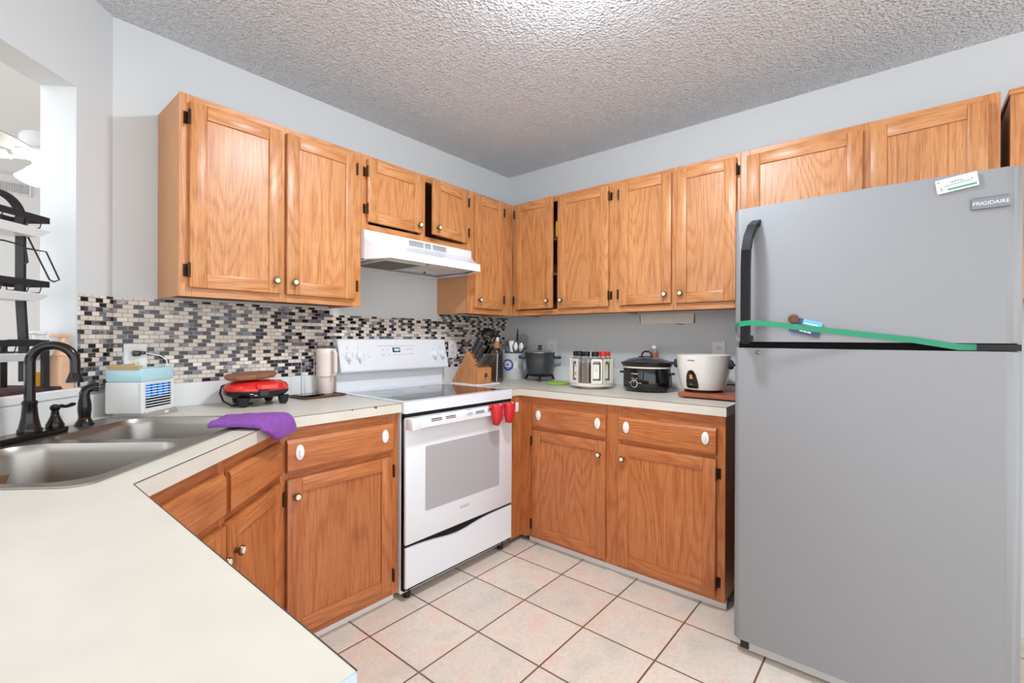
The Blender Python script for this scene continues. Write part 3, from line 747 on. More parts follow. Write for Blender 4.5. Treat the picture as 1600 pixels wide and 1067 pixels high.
# ------------------------------------------------------------------ range hood
t = thing('range_hood', 'white under-cabinet range hood above the stove', 'hood', (RX0, 0, 1.608), RA)
hz = ZS - 1.608 - 0.001; e = 0.062
A = [(0.001, -0.002, hz), (RW - 0.006, -0.002, hz), (RW - 0.006, -0.322, hz), (0.001, -0.322, hz)]
B_ = [(0.001, -0.002, 0.0), (RW - 0.006, -0.002, 0.0), (RW - 0.006, -0.33, 0.044), (0.001, -0.33, 0.044)]
s = MB(); X1 = RW - 0.006
vs_ = [(0.001, -0.002, hz), (X1, -0.002, hz), (X1, -0.322, hz), (0.001, -0.322, hz),
       (0.001, -0.324, 0.105), (X1, -0.324, 0.105),
       (0.016, -0.365, 0.078), (X1 - 0.016, -0.365, 0.078), (0.036, -0.41, 0.055), (X1 - 0.036, -0.41, 0.055), (e, -0.460, 0.043), (X1 - e, -0.460, 0.043),
       (e, -0.462, 0.0), (X1 - e, -0.462, 0.0), (0.001, -0.32, 0.0), (X1, -0.32, 0.0), (0.001, -0.002, 0.0), (X1, -0.002, 0.0),
       (0.001, -0.355, 0.0), (X1, -0.355, 0.0)]
fs = [(0, 1, 2, 3), (3, 2, 5, 4), (4, 5, 7, 6), (6, 7, 9, 8), (8, 9, 11, 10), (10, 11, 13, 12), (0, 3, 4, 14, 16), (1, 17, 15, 5, 2), (0, 16, 17, 1),
      (4, 6, 8, 10, 12, 14), (5, 15, 13, 11, 9, 7)]
s.raw(vs_, fs, 0, 0, False)
# recessed underside
un = [(0.001, -0.002), (X1, -0.002), (X1, -0.32), (X1 - e, -0.462), (e, -0.462), (0.001, -0.32)]
s.plate(un, [[(0.03, -0.03), (X1 - 0.03, -0.03), (X1 - 0.03, -0.31), (X1 - e - 0.015, -0.44), (e + 0.015, -0.44), (0.03, -0.31)]], 0, 0.004)
s.raw([(0.02, -0.02, 0.014), (X1 - 0.02, -0.02, 0.014), (X1 - 0.02, -0.32, 0.014), (X1 - e, -0.45, 0.014), (e, -0.45, 0.014), (0.02, -0.32, 0.014)], [(0, 1, 2, 3, 4, 5)], 0, 0)
s.build('shell', WHITE, t)
fl = MB(); fl.box(0.10, 0.34, -0.36, -0.06, 0.003, 0.013, bev=0.002); fl.build('grease_filter', FILTER, t)
fl = MB(); fl.plate(rrect(0.085, 0.355, -0.375, -0.045, 0.006, 3), [rrect(0.102, 0.338, -0.358, -0.062, 0.004, 3)], 0.001, 0.0128); fl.build('filter_frame', LENS, t)
MB().box(0.38, 0.56, -0.40, -0.20, 0.002, 0.0138, bev=0.003).build('light_lens', LENS, t)
MB().cyl((0.55, -0.12, 0.004), (0.55, -0.12, 0.014), 0.006, n=12).build('knockout', DARKTXT, t)
for x0, x1 in ((0.275, 0.375), (0.385, 0.43), (0.442, 0.545)):
    for i in range(5): MB().box(x0, x1, -0.3246, -0.318, 0.110 + i * 0.0062, 0.1126 + i * 0.0062).build('vent_slot', DARKTXT, t)
for x in (0.585, 0.635): MB().box(x, x + 0.028, -0.3275, -0.318, 0.122, 0.134, bev=0.001).build('switch', PLASTIC, t)

# ------------------------------------------------------------------ refrigerator (frame: x to the right along its face, y to the back, face y=0)
FX = -0.87
t = thing('refrigerator', 'tall silver top-freezer refrigerator at the right', 'refrigerator', (FX, -1.890, 0), RB)
FW = 0.765
c = MB(); c.box(0.004, FW - 0.004, 0.075, 0.80, 0.035, 1.700, bev=0.006); c.build('case', DARKSTEEL, t)
MB().box(0.008, FW - 0.008, 0.05, 0.08, 0.05, 1.69).build('gasket', VOID, t, label='black gap between the two doors')
def fdoor(z0, z1, name):
    pr = []
    n = 22; 
    for i in range(n + 1):
        x = FW * i / n; u = 2 * i / n - 1
        y = 0.010 * u * u
        pr.append((x, y))
    # rounded vertical corners
    pr[0] = (0.0, 0.028); pr.insert(1, (0.004, 0.018)); pr[2:2] = [(0.010, 0.0128), (0.016, 0.0100), (0.022, 0.0091)]
    pr[-1] = (FW, 0.032); pr.insert(-1, (FW - 0.006, 0.020)); pr.insert(-2, (FW - 0.020, 0.0115))
    pr += [(FW, 0.068), (0.0, 0.068)]
    d = MB(); d.prism(pr, z0, z1, 2, 2, 0, 0.0025, True)
    return d.build(name, FRIDGE, t)
fz = fdoor(1.204, 1.712, 'freezer_door'); fr = fdoor(0.060, 1.180, 'fresh_food_door')
# freezer handle: leaves the door near the top, bows out, hangs straight to the split
hp = [(0.078, 0.008, 1.652), (0.070, -0.022, 1.632), (0.062, -0.046, 1.590), (0.058, -0.058, 1.54), (0.057, -0.060, 1.48), (0.057, -0.060, 1.30), (0.057, -0.060, 1.196)]
h = MB(); h.bar(hp, 0.030, 0.022, (1, 0, 0)); h.box(0.046, 0.068, -0.052, 0.012, 1.206, 1.228, bev=0.003); h.build('handle', HANDLEB, fz, label='black bowed freezer handle')
b = MB(); b.box(0.655, 0.738, -0.001, 0.0065, 1.597, 1.631, bev=0.0015); bb = b.build('badge', BADGE, fz)
b = MB(); b.text('FRIGIDAIRE', 0.0150, Matrix.Translation((0.6965, -0.0012, 1.613)) @ Matrix.Rotation(PI / 2, 4, 'X') @ Matrix.Scale(1.0, 4), 0.0005); b.build('lettering', WHITETXT, bb)
MB().lathe([(0.008, 0), (0.008, 0.006), (0.004, 0.008)], (0, 0, 0), 14).build('screw_boss', BADGE, fr, (0.085, 0.008, 1.163), (PI / 2, 0, 0))
MB().box(0.655, 0.762, 0.02, 0.09, 1.182, 1.201).build('middle_hinge', BLACKM, t)
k = MB(); k.box(0.02, FW - 0.02, 0.045, 0.06, 0.006, 0.056, bev=0.003); k.build('kick_grille', VENTG, t)
k = MB(); k.box(0.02, 0.05, 0.038, 0.075, 0.012, 0.055, bev=0.003); k.build('roller_bracket', BLACKM, t)
for x in (0.05, FW - 0.05):
    for y in (0.12, 0.74): MB().cyl((x, y, 0), (x, y, 0.04), 0.02, n=12).build('leveling_foot', BLACKM, t)
# things stuck on it
def FP(y, z, out): return Vector((FX - out, y, z))
st = MB()
yy = [(-1.8885, 1.257, -0.022), (-1.893, 1.258, -0.008), (-1.928, 1.269, 0.072), (-1.965, 1.273, 0.0735), (-2.01, 1.270, 0.066), (-2.25, 1.236, 0.024), (-2.42, 1.2125, 0.004), (-2.475, 1.2015, 0.0005), (-2.52, 1.1925, -0.006), (-2.56, 1.192, -0.022)]
st.bar([FP(y, z, o_ + 0.0015) for y, z, o_ in yy], 0.019, 0.0012, (0, 0, 1))
o = st.build('strap', GREEN); tag(o, 'green strap stretched slantwise across the freezer door and its handle', 'strap')
t = thing('photo_card', 'blue business card held by the brown magnet under the green strap', 'card', FP(-2.128, 1.257, 0.004), RB)
t.rotation_euler = (0, math.radians(15), -PI / 2)
c = MB(); c.box(-0.047, 0.047, -0.0008, 0.0, -0.027, 0.027); c.build('card', CARDB, t)
c = MB(); c.box(-0.012, 0.047, -0.0012, -0.0007, 0.008, 0.027); c.build('sky_panel', CARDL, t)
c = MB()
for x0, x1, z in ((-0.006, 0.008, 0.013), (0.011, 0.016, 0.013), (0.019, 0.036, 0.013), (-0.03, -0.012, 0.001), (-0.009, 0.01, 0.001), (-0.014, -0.004, -0.016), (-0.002, 0.008, -0.016), (0.010, 0.022, -0.016)):
    c.box(x0, x1, -0.0016, -0.0006, z - 0.0022, z + 0.0022)
c.build('printed_lines', WHITETXT, t)
t = thing('round_magnet', 'round brown magnet on the freezer door, above the strap', 'magnet', FP(-2.092, 1.286, 0.0055), RB)
c = MB(); c.lathe([(0.0165, 0), (0.017, 0.003), (0.015, 0.006), (0.001, 0.0066)], (0, 0, 0), 24); o = c.build('disc', COPPER, t, None, (PI / 2, 0, 0))
c = MB(); c.tube([(0.010 * math.cos(a / 12 * 2 * PI), -0.0066, 0.010 * math.sin(a / 12 * 2 * PI)) for a in range(12)], 0.0012, 6, closed=True); c.build('ring_emboss', DARKTXT, t)
t = thing('service_magnet', 'white service-company magnet at the top edge of the freezer door', 'magnet', FP(-2.514, 1.684, 0.002), RB)
t.rotation_euler = (0, math.radians(-7.5), -PI / 2)
c = MB(); c.prism(rrect(-0.046, 0.046, -0.021, 0.021, 0.003, 3), -0.0015, 0, 1); c.build('sheet', LABEL, t)
RX = Matrix.Rotation(PI / 2, 4, 'X')
c = MB(); c.text('SEPTIC', 0.0105, Matrix.Translation((0.002, -0.0017, 0.006)) @ RX, 0.0002); c.text('3', 0.016, Matrix.Translation((-0.036, -0.0017, -0.010)) @ RX, 0.0002)
c.bar([(-0.030, -0.0018, -0.002), (-0.01, -0.0018, -0.001), (0.030, -0.0018, 0.0005), (0.036, -0.0018, 0.004), (0.032, -0.0018, 0.007)], 0.0008, 0.0014, (0, 1, 0)); c.box(-0.043, -0.036, -0.0018, -0.001, 0.012, 0.0145)
c.build('lettering', DARKTXT, t)
c = MB(); c.box(-0.022, 0.042, -0.0018, -0.001, -0.0165, -0.0105); c.build('colour_band', TEAL, t)

# ------------------------------------------------------------------ ceiling light (the room's lamp)
t = thing('ceiling_light', 'round lit glass dome light on the kitchen ceiling', 'light', (-1.535, -1.58, H))
MB().lathe([(0.128, 0), (0.128, -0.018), (0.108, -0.020)], n=40).build('base', PLASTIC, t)
MB().lathe([(0.105, -0.010), (0.104, -0.024), (0.090, -0.042), (0.055, -0.055), (0.001, -0.059)], n=40, cap=False).build('glass_dome', DOME, t)

# ------------------------------------------------------------------ wall outlets
def outlet(label, loc, rot, w_=0.076, h_=0.120):
    t = thing('wall_outlet', label, 'outlet', loc, rot, 'wall outlets')
    MB().box(-w_ / 2, w_ / 2, -0.006, 0, -h_ / 2, h_ / 2, bev=0.002).build('cover_plate', PLASTIC, t)
    for z in (-0.021, 0.021):
        s = MB(); s.lathe([(0.0165, 0), (0.0165, 0.0015)], n=20); r = s.build('socket', OFFWHITE, t, (0, -0.006, z), (PI / 2, 0, 0))
        for x in (-0.006, 0.006):
            MB().box(x - 0.001, x + 0.001, -0.002, 0.006, 0.0008, 0.002).build('slot', DARKTXT, r)
    return t
outlet('white outlet on the mosaic just right of the range', (-0.600, -0.0075, 1.135), RA)
outlet('white outlet on the grey wall behind the dark cooking pot', (-0.0005, -0.424, 1.140), RB)
outlet('white outlet on the grey wall behind the rice cooker', (-0.0005, -1.586, 1.140), RB)
outlet('white outlet on the mosaic behind the air cooler, black plug in it', (-2.335, -0.0075, 1.125), RA)

# bare strip under the cabinets on the right wall
t = thing('wall_patch', 'torn cream paper strip left on the grey wall under the wall cabinets', 'paper strip', (-0.0005, -1.278, 1.338), RB)
MB().prism([(-0.165, -0.030), (-0.10, -0.031), (-0.02, -0.029), (0.06, -0.031), (0.10, -0.034), (0.165, -0.032), (0.168, 0.029), (-0.168, 0.029)], -0.003, 0, 1).build('strip', PATCH, t)
MB().prism([(0.045, -0.0315), (0.065, -0.036), (0.10, -0.040), (0.115, -0.034)], -0.002, 0, 1).build('torn_corner', BROWNTORN, t)
MB().prism([(-0.174, 0.029), (-0.168, 0.029), (-0.164, -0.030), (-0.170, -0.026)], -0.002, 0, 1).build('torn_edge', BROWNTORN, t)
MB().prism([(0.168, 0.029), (0.172, 0.029), (0.174, -0.03), (0.165, -0.032)], -0.002, 0, 1).build('torn_edge', BROWNTORN, t)

# ------------------------------------------------------------------ left counter
Zc = CZ + 0.0003
t = thing('cloth_mat', 'folded grey cloth under the white air cooler', 'cloth', (-2.327, -0.142, Zc), math.radians(41))
m_ = MB()
for k, (x, y) in enumerate(((0.092, 0.070), (0.090, 0.068))): m_.prism(rrect(-x, x, -y, y, 0.022, 5), 0.0008 + k * 0.0062, 0.006 + k * 0.0062, 2, bev=0.0018)
m_.build('folds', GREYCLOTH, t)
MB().box(0.0, 0.018, -0.074, -0.0695, 0.004, 0.013).build('care_tag', LABEL, t)
t = thing('air_cooler', 'small white desk air cooler glowing blue behind its slats', 'air cooler', (-2.360, -0.244, Zc + 0.0125), math.radians(41))
AW, AD, AH = 0.168, 0.138, 0.118
b = MB(); b.box(0, AW, 0.012, AD, 0, AH, bev=0.006, seg=2)
b.box(0, 0.020, 0, 0.02, 0, AH, bev=0.004); b.box(AW - 0.012, AW, 0, 0.02, 0, AH, bev=0.004); b.box(0.018, AW - 0.010, 0, 0.02, 0, 0.018, bev=0.003); b.box(0.018, AW - 0.010, 0, 0.02, AH - 0.008, AH, bev=0.003)
b.build('body', PLASTIC, t)
g = MB(); g.box(0.02, AW - 0.012, 0.0095, 0.0115, 0.018, AH - 0.008); g.build('grille_back', VOID, t)
for i in range(4):
    x = 0.030 + i * 0.031; MB().box(x, x + 0.020, 0.0072, 0.0098, 0.058 + 0.004 * (i % 2), AH - 0.012).build('led_panel', LED, t)
for i in range(9):
    z = 0.025 + i * 0.0102; MB().box(0.019, AW - 0.011, 0.001, 0.006, z, z + 0.0034).build('slat', PLASTIC, t)
b = MB(); b.box(0.001, AW - 0.001, 0.001, AD - 0.001, AH + 0.0005, AH + 0.050, bev=0.006, seg=2); b.build('water_tank', TRANSLUCENT, t)
b = MB(); b.box(0.004, AW * 0.72, AD - 0.020, AD - 0.004, AH + 0.046, AH + 0.062, bev=0.002); b.box(0.0, 0.016, 0.01, AD - 0.01, AH + 0.044, AH + 0.062, bev=0.002); b.build('lid_tray', TAN, t)
plug = thing('power_plug', 'black plug with a white lead in the outlet above the air cooler', 'plug', (-2.335, -0.016, 1.146), RA)
b = MB(); b.box(-0.013, 0.013, -0.022, 0, -0.011, 0.011, bev=0.004, seg=2); b.box(0.008, 0.030, -0.020, -0.006, -0.005, 0.009, bev=0.003, seg=2); b.build('plug_body', BLACKG, plug)
b = MB(); b.tube([(0.028, -0.012, 0.002), (0.05, -0.012, -0.004), (0.08, -0.012, -0.012), (0.10, -0.014, -0.03), (0.103, -0.018, -0.06)], 0.0024, 8); b.build('lead', PLASTIC, plug)

t = thing('waffle_maker', 'red-topped round waffle maker on black feet', 'waffle maker', (-1.935, -0.172, Zc), math.radians(-8))
b = MB(); b.lathe([(0.060, 0.030), (0.095, 0.034), (0.122, 0.046), (0.130, 0.056), (0.130, 0.066)], n=40, sy=0.92); b.box(-0.02, 0.02, -0.128, -0.10, 0.045, 0.075, bev=0.004); b.build('lower_shell', BLACK, t)
b = MB(); b.lathe([(0.130, 0.0665), (0.131, 0.078), (0.120, 0.094), (0.098, 0.104), (0.05, 0.108), (0.001, 0.109)], n=40, sy=0.92); b.prism([(-0.03, -0.095), (0.085, -0.085), (0.088, -0.108), (0.06, -0.126), (-0.005, -0.132), (-0.03, -0.124)], 0.072, 0.100, 2, bev=0.006); b.build('lid', REDP, t)
for x, y in ((-0.07, -0.085), (0.095, -0.06), (-0.06, 0.08), (0.07, 0.08)):
    b = MB(); b.lathe([(0.001, 0), (0.014, 0.002), (0.019, 0.012), (0.024, 0.040)], (x, y, 0), 16); b.build('foot', BLACKM, t)
b = MB(); b.tube([(-0.10, 0.06, 0.09), (-0.13, 0.03, 0.085), (-0.145, -0.02, 0.06), (-0.14, -0.06, 0.03), (-0.115, -0.085, 0.012), (-0.08, -0.06, 0.008), (-0.02, -0.01, 0.006)], 0.0042, 8); b.build('power_cord', BLACK, t)
b = MB()
b.box(-0.052, -0.040, -0.1225, -0.115, 0.056, 0.058); b.box(-0.036, -0.026, -0.1235, -0.115, 0.050, 0.052)
b.build('dial_mark', WHITETXT, t)
t = thing('trivet', 'round wooden trivet lying on the red waffle maker', 'trivet', (-1.955, -0.168, Zc + 0.1105), 0.3)
t.rotation_euler = (0, math.radians(-3), 0.3)
b = MB(); b.lathe([(0.098, 0.006), (0.108, 0.012), (0.112, 0.024), (0.108, 0.0275), (0.001, 0.028)], n=36, sy=0.8); b.build('disc', BARKWOOD, t)

t = thing('serving_tray', 'dark brown tray under the tumbler beside the range', 'tray', (-1.625, -0.120, Zc), 0.08)
b = MB(); b.prism(rrect(-0.112, 0.112, -0.078, 0.078, 0.012, 4), 0.0005, 0.007, 2, bev=0.0015); b.build('board', TRAYWOOD, t)
b = MB()
for a in (((-0.112, -0.078), (0.112, -0.078)), ((0.112, -0.078), (0.112, 0.078)), ((0.112, 0.078), (-0.112, 0.078)), ((-0.112, 0.078), (-0.112, -0.078))): b.bar([(a[0][0], a[0][1], 0.008), (a[1][0], a[1][1], 0.008)], 0.006, 0.004, (0, 0, 1))
b.build('rim', TRAYWOOD, t)
t = thing('napkin_holder', 'black-based wire napkin holder on the brown tray', 'napkin holder', (-1.672, -0.130, Zc + 0.0112), 0.08)
b = MB(); b.prism(rrect(-0.060, 0.060, -0.045, 0.050, 0.008, 3), 0, 0.006, 2, bev=0.001); b.build('base', BLACKG, t)
b = MB(); b.tube([(-0.030, 0.020, 0.004), (-0.030, 0.020, 0.19), (-0.026, 0.020, 0.1945), (0.034, 0.020, 0.1945), (0.038, 0.020, 0.19), (0.038, 0.020, 0.004)], 0.0024, 8); b.build('wire_loop', CHROME, t)
t = thing('tumbler', 'tall pale pink insulated tumbler with handle and straw', 'tumbler', (-1.556, -0.076, Zc + 0.0075))
b = MB(); b.lathe([(0.035, 0), (0.037, 0.004), (0.0395, 0.078), (0.041, 0.084), (0.0475, 0.092), (0.0485, 0.20), (0.0505, 0.205), (0.0505, 0.228), (0.049, 0.234)], n=32); b.build('cup', TUMBLER, t)
b = MB(); b.bar([(0.005, -0.046, 0.222), (0.008, -0.072, 0.222), (0.009, -0.080, 0.210), (0.009, -0.080, 0.115), (0.008, -0.072, 0.100), (0.005, -0.046, 0.098)], 0.016, 0.009, (1, 0.1, 0)); b.build('handle', TUMBLER, t)
b = MB(); b.lathe([(0.048, 0.234), (0.049, 0.240), (0.044, 0.247), (0.001, 0.248)], n=32); b.build('lid', CLEAR, t)
b = MB(); b.cyl((0.004, -0.006, 0.235), (0.010, -0.004, 0.285), 0.0042, n=10); b.build('straw', CLEAR, t)

# purple towel over the corner of the worktop: rows of points, folded double
rows = [((-2.285, -0.690), (-2.165, -0.530), 0.9235, 0.9235), ((-2.255, -0.722), (-2.130, -0.565), 0.926, 0.926), ((-2.222, -0.765), (-2.080, -0.595), 0.9275, 0.9275),
        ((-2.196, -0.806), (-2.030, -0.626), 0.928, 0.928), ((-2.182, -0.819), (-2.008, -0.643), 0.926, 0.926), ((-2.168, -0.824), (-1.998, -0.653), 0.912, 0.914), ((-2.145, -0.807), (-1.994, -0.657), 0.892, 0.897), ((-2.112, -0.776), (-1.990, -0.658), 0.866, 0.877)]
def towel_layer(mb, dz, ext):
    nu, nv = 14, 42; vs_ = []; fs = []
    for jj in range(nv + 1):
        q = jj / nv * (len(rows) - 1); i = min(int(q), len(rows) - 2); f = q - i
        for uu in range(nu + 1):
            u = uu / nu
            def pt(k):
                k = max(0, min(len(rows) - 1, k)); a, b_, za, zb = rows[k]
                return Vector((a[0] + (b_[0] - a[0]) * u, a[1] + (b_[1] - a[1]) * u, za + (zb - za) * u))
            p0, p1, p2, p3 = pt(i - 1), pt(i), pt(i + 1), pt(i + 2)
            p = 0.5 * ((2 * p1) + (p2 - p0) * f + (2 * p0 - 5 * p1 + 4 * p2 - p3) * f * f + (3 * p1 - p0 - 3 * p2 + p3) * f ** 3)
            hang = max(0.0, min(1.0, (jj / nv - 0.54) / 0.16))
            nrm = Vector((0.71 * hang, -0.71 * hang, 1 - hang)).normalized()
            w_ = noise.noise(Vector((p.x * 22, p.y * 22, p.z * 22))) * 0.0035
            rnd = math.sin(PI * u) ** 0.35
            vs_.append(p + nrm * (dz * (0.35 + 0.65 * rnd) + w_ + ext * 0.004))
    for jj in range(nv):
        for uu in range(nu):
            a = jj * (nu + 1) + uu; fs.append((a, a + 1, a + nu + 2, a + nu + 1))
    mb.raw(vs_, fs, 0, 0, True)
b = MB(); towel_layer(b, 0.016, 0)
o = b.build('dish_towel', PURPLE); sm = o.modifiers.new('thick', 'SOLIDIFY'); sm.thickness = 0.006; sm.offset = -1
tag(o, 'purple folded towel draped over the worktop edge beside the sink', 'towel')
b = MB(); towel_layer(b, 0.006, 0); u_ = b.build('under_fold', PURPLE, o); sm = u_.modifiers.new('thick', 'SOLIDIFY'); sm.thickness = 0.005; sm.offset = -1

# ------------------------------------------------------------------ pass-through ledge (frame: x along the wall to the left, y into the kitchen)
def ledge(s_, d_): return W(s_, d_, SILL + 0.0003)
o = MB().prism(rrect(-0.50, 0.165, -0.13, 0.125, 0.015, 4), 0, 0.012, 2, bev=0.003).build('drying_mat', MATM, None, ledge(0.70, -0.125), (0, 0, RDW)); o.location = ledge(0.70, -0.12)
tag(o, 'dark red and black patterned drying mat on the pass-through ledge', 'mat')
t = thing('dish_rack', 'black three-tier dish rack standing in the pass-through', 'dish rack', W(0.285, -0.070, SILL + 0.0128), RDW)
L_ = 0.52
b = MB()
b.bar([(0.0, 0, 0.02), (0.0, 0, 0.13), (0.012, 0, 0.30), (0.012, 0, 0.56)] + [(0.012 + 0.075 - 0.075 * math.cos(a), 0, 0.56 + 0.065 * math.sin(a)) for a in [PI / 2 * i / 8 for i in range(1, 9)]]
      + [(L_ - 0.087 + 0.075 * math.sin(a), 0, 0.56 + 0.065 * math.cos(a)) for a in [PI / 2 * i / 8 for i in range(0, 9)]] + [(L_ - 0.012, 0, 0.30), (L_, 0, 0.13), (L_, 0, 0.02)], 0.026, 0.010, (0, 1, 0))
b.build('upright_frame', BLACKM, t)
for x in (0.0, L_):
    b = MB(); b.bar([(x, 0.065, 0.0)] + [(x, 0.065 - 0.03 + 0.03 * math.cos(a), 0.125 + 0.03 * math.sin(a)) for a in [PI / 2 * i / 6 for i in range(7)]] + [(x, -0.035 - 0.03 * math.sin(a), 0.125 + 0.03 * math.cos(a)) for a in [PI / 2 * i / 6 for i in range(7)]] + [(x, -0.065, 0.0)], 0.022, 0.010, (1, 0, 0)); b.build('foot_frame', BLACKM, t)
for z, nm in ((0.148, 'lower'), (0.345, 'mid'), (0.560, 'top')):
    b = MB()
    for y in (0.055, -0.055): b.box(-0.02, L_ + 0.02, y - 0.004, y + 0.004, z - 0.010, z + 0.010)
    for x in (-0.02, L_ + 0.02): b.box(x - 0.004, x + 0.004, -0.059, 0.059, z - 0.010, z + 0.010)
    tr = b.build('tier', BLACKM, t)
    b = MB()
    for i in range(13):
        x = i * L_ / 12; b.tube([(x, 0.055, z - 0.006), (x + 0.003, 0.050, z - 0.030), (x, -0.05, z - 0.030), (x, -0.055, z - 0.006)], 0.0017, 6)
    b.build('wire_floor', BLACKM, tr)
    b = MB(); b.raw([(-0.030, 0.058, z - 0.034), (L_ + 0.03, 0.058, z - 0.034), (L_ + 0.03, -0.062, z - 0.034), (-0.030, -0.062, z - 0.034), (0.0, 0.045, z - 0.058), (L_, 0.045, z - 0.058), (L_, -0.05, z - 0.058), (0.0, -0.05, z - 0.058)],
                    [(4, 5, 6, 7), (0, 1, 5, 4), (1, 2, 6, 5), (2, 3, 7, 6), (3, 0, 4, 7)]); q = b.build('drip_tray', PLASTIC, tr, label='white drip tray')
    sm = q.modifiers.new('thick', 'SOLIDIFY'); sm.thickness = 0.002
b = MB(); b.tube([(0.0, 0.012, 0.50), (-0.004, 0.075, 0.36), (-0.020, 0.075, 0.355), (-0.05, 0.068, 0.365), (-0.045, 0.03, 0.46), (-0.02, 0.014, 0.462), (0.006, 0.012, 0.462)], 0.0026, 8); b.build('cup_hook', BLACKM, t)
b = MB(); b.tube([(0.012, 0.012, 0.41), (0.045, 0.05, 0.41), (0.055, 0.052, 0.46), (0.12, 0.05, 0.465), (0.20, 0.02, 0.465)], 0.0026, 8); b.build('cup_hook', BLACKM, t)
t = thing('soap_pump', 'peach pump bottle at the right end of the pass-through ledge', 'soap bottle', W(0.207, -0.014, SILL + 0.0003), RDW)
b = MB(); b.prism(rrect(-0.033, 0.033, -0.022, 0.022, 0.015, 5), 0, 0.118, 2, bev=0.004, smooth=True); b.lathe([(0.026, 0.117), (0.022, 0.128), (0.0195, 0.134), (0.019, 0.139)], n=24); b.build('bottle', PEACH, t)
MB().lathe([(0.0198, 0.139), (0.0198, 0.143)], n=24).build('collar', CHROME, t)
b = MB(); b.lathe([(0.019, 0.143), (0.019, 0.160), (0.010, 0.168), (0.009, 0.180)], n=24); b.prism([(-0.024, -0.011), (-0.024, 0.011), (0.02, 0.009), (0.050, 0.004), (0.050, -0.004), (0.02, -0.009)], 0.179, 0.191, 2, bev=0.003); b.build('pump', PEACH, t)
t = thing('foam_soap', 'yellow liquid soap bottle with a white foam pump behind the faucet', 'soap bottle', W(0.216, -0.082, SILL + 0.0003), RDW)
b = MB(); b.lathe([(0.026, 0), (0.029, 0.005), (0.029, 0.10), (0.026, 0.125), (0.018, 0.14)], n=24, sy=0.8); b.build('bottle', YELLOW, t)
MB().lathe([(0.0298, 0.06), (0.0298, 0.118)], n=24, sy=0.8, cap=False).build('label', LABEL, t)
b = MB(); b.lathe([(0.019, 0.14), (0.019, 0.156), (0.016, 0.158), (0.016, 0.188), (0.021, 0.190), (0.021, 0.200), (0.001, 0.202)], n=24); b.box(0, 0.034, -0.007, 0.007, 0.189, 0.199, bev=0.003); b.build('pump', PLASTIC, t)

# ceiling fan and air grille in the next room
t = thing('ceiling_fan', 'white ceiling fan with lit glass shades seen through the pass-through', 'fan', (-2.455, 1.60, 2.95))
b = MB(); b.cyl((0, 0, -0.52), (0, 0, 0), 0.013, n=12); b.lathe([(0.07, 0), (0.06, -0.05), (0.015, -0.06)], n=24); b.build('downrod', FANW, t)
b = MB(); b.lathe([(0.05, -0.515), (0.105, -0.53), (0.115, -0.545), (0.115, -0.615), (0.10, -0.635), (0.14, -0.64), (0.14, -0.655), (0.06, -0.68), (0.055, -0.73), (0.04, -0.745)], n=32); b.build('motor', FANW, t)
for i in range(5):
    a = math.radians(14 + 72 * i)
    b = MB(); b.prism([(0.16, -0.05), (0.30, -0.065), (0.60, -0.065), (0.64, -0.03), (0.64, 0.03), (0.60, 0.065), (0.30, 0.065), (0.16, 0.05)], -0.004, 0.004, 2); bl = b.build('blade', FANW, t, (0, 0, -0.662), (math.radians(10), 0, a))
    b = MB(); b.box(0.10, 0.20, -0.012, 0.012, -0.012, -0.003); b.build('blade_iron', FANW, bl)
for i in range(3):
    a = math.radians(130 + 120 * i); b = MB()
    b.lathe([(0.020, 0), (0.028, -0.015), (0.042, -0.05), (0.056, -0.085), (0.060, -0.095)], n=24, cap=False)
    b.build('glass_shade', SHADE, t, (0.06 * math.cos(a), 0.06 * math.sin(a), -0.715), (math.radians(38) * -math.sin(a) * -1, math.radians(-38) * math.cos(a), 0))
t = thing('air_grille', 'white air return grille high on the far wall of the next room', 'grille', (-2.55, 4.999, 2.82))
b = MB(); b.plate([(-0.28, -0.07), (0.28, -0.07), (0.28, 0.07), (-0.28, 0.07)], [[(-0.26, -0.05), (0.26, -0.05), (0.26, 0.05), (-0.26, 0.05)]], 0, 0.012)
b.build('frame', FANW, t, None, (PI / 2, 0, 0))
b = MB()
for i in range(26): b.box(-0.255 + i * 0.02, -0.249 + i * 0.02, -0.009, 0, -0.05, 0.05)
b.build('louvre', VENTG, t)

# ------------------------------------------------------------------ right of the range: knife block and utensils
t = thing('cutting_board', 'thin white board under the knife block', 'board', (-0.635, -0.225, Zc))
b = MB(); b.prism(rrect(-0.085, 0.125, -0.150, 0.125, 0.01, 4), 0.0002, 0.009, 2, bev=0.002); b.build('board', PLASTIC, t)
KB = Vector((-0.635, -0.105, Zc + 0.0093)); KH = 0.062
t = thing('knife_block', 'slanted light wood knife block holding black-handled knives', 'knife block', KB)
def kb(p, z): return (-p, z)       # p runs forward from the block's back
b = MB(); b.prism([kb(p, z) for p, z in ((0, 0), (0.135, 0), (0.215, 0.128), (0.150, 0.205), (0.143, 0.205))], -KH, KH, 0, 2, 0, 0.003); b.build('main_block', BLOCKWOOD, t)
b = MB(); b.prism([kb(p, z) for p, z in ((0.1365, 0), (0.247, 0), (0.247, 0.100), (0.203, 0.113))], -KH, KH, 0, 2, 0, 0.003); b.build('front_block', BLOCKWOOD, t)
b = MB(); b.lathe([(0.016, 0), (0.016, 0.001)], n=24); b.build('round_mark', DARKTXT, t, (0.008, -0.2472, 0.052), (PI / 2, 0, 0))
kd = Vector((0, -0.63, 0.777))
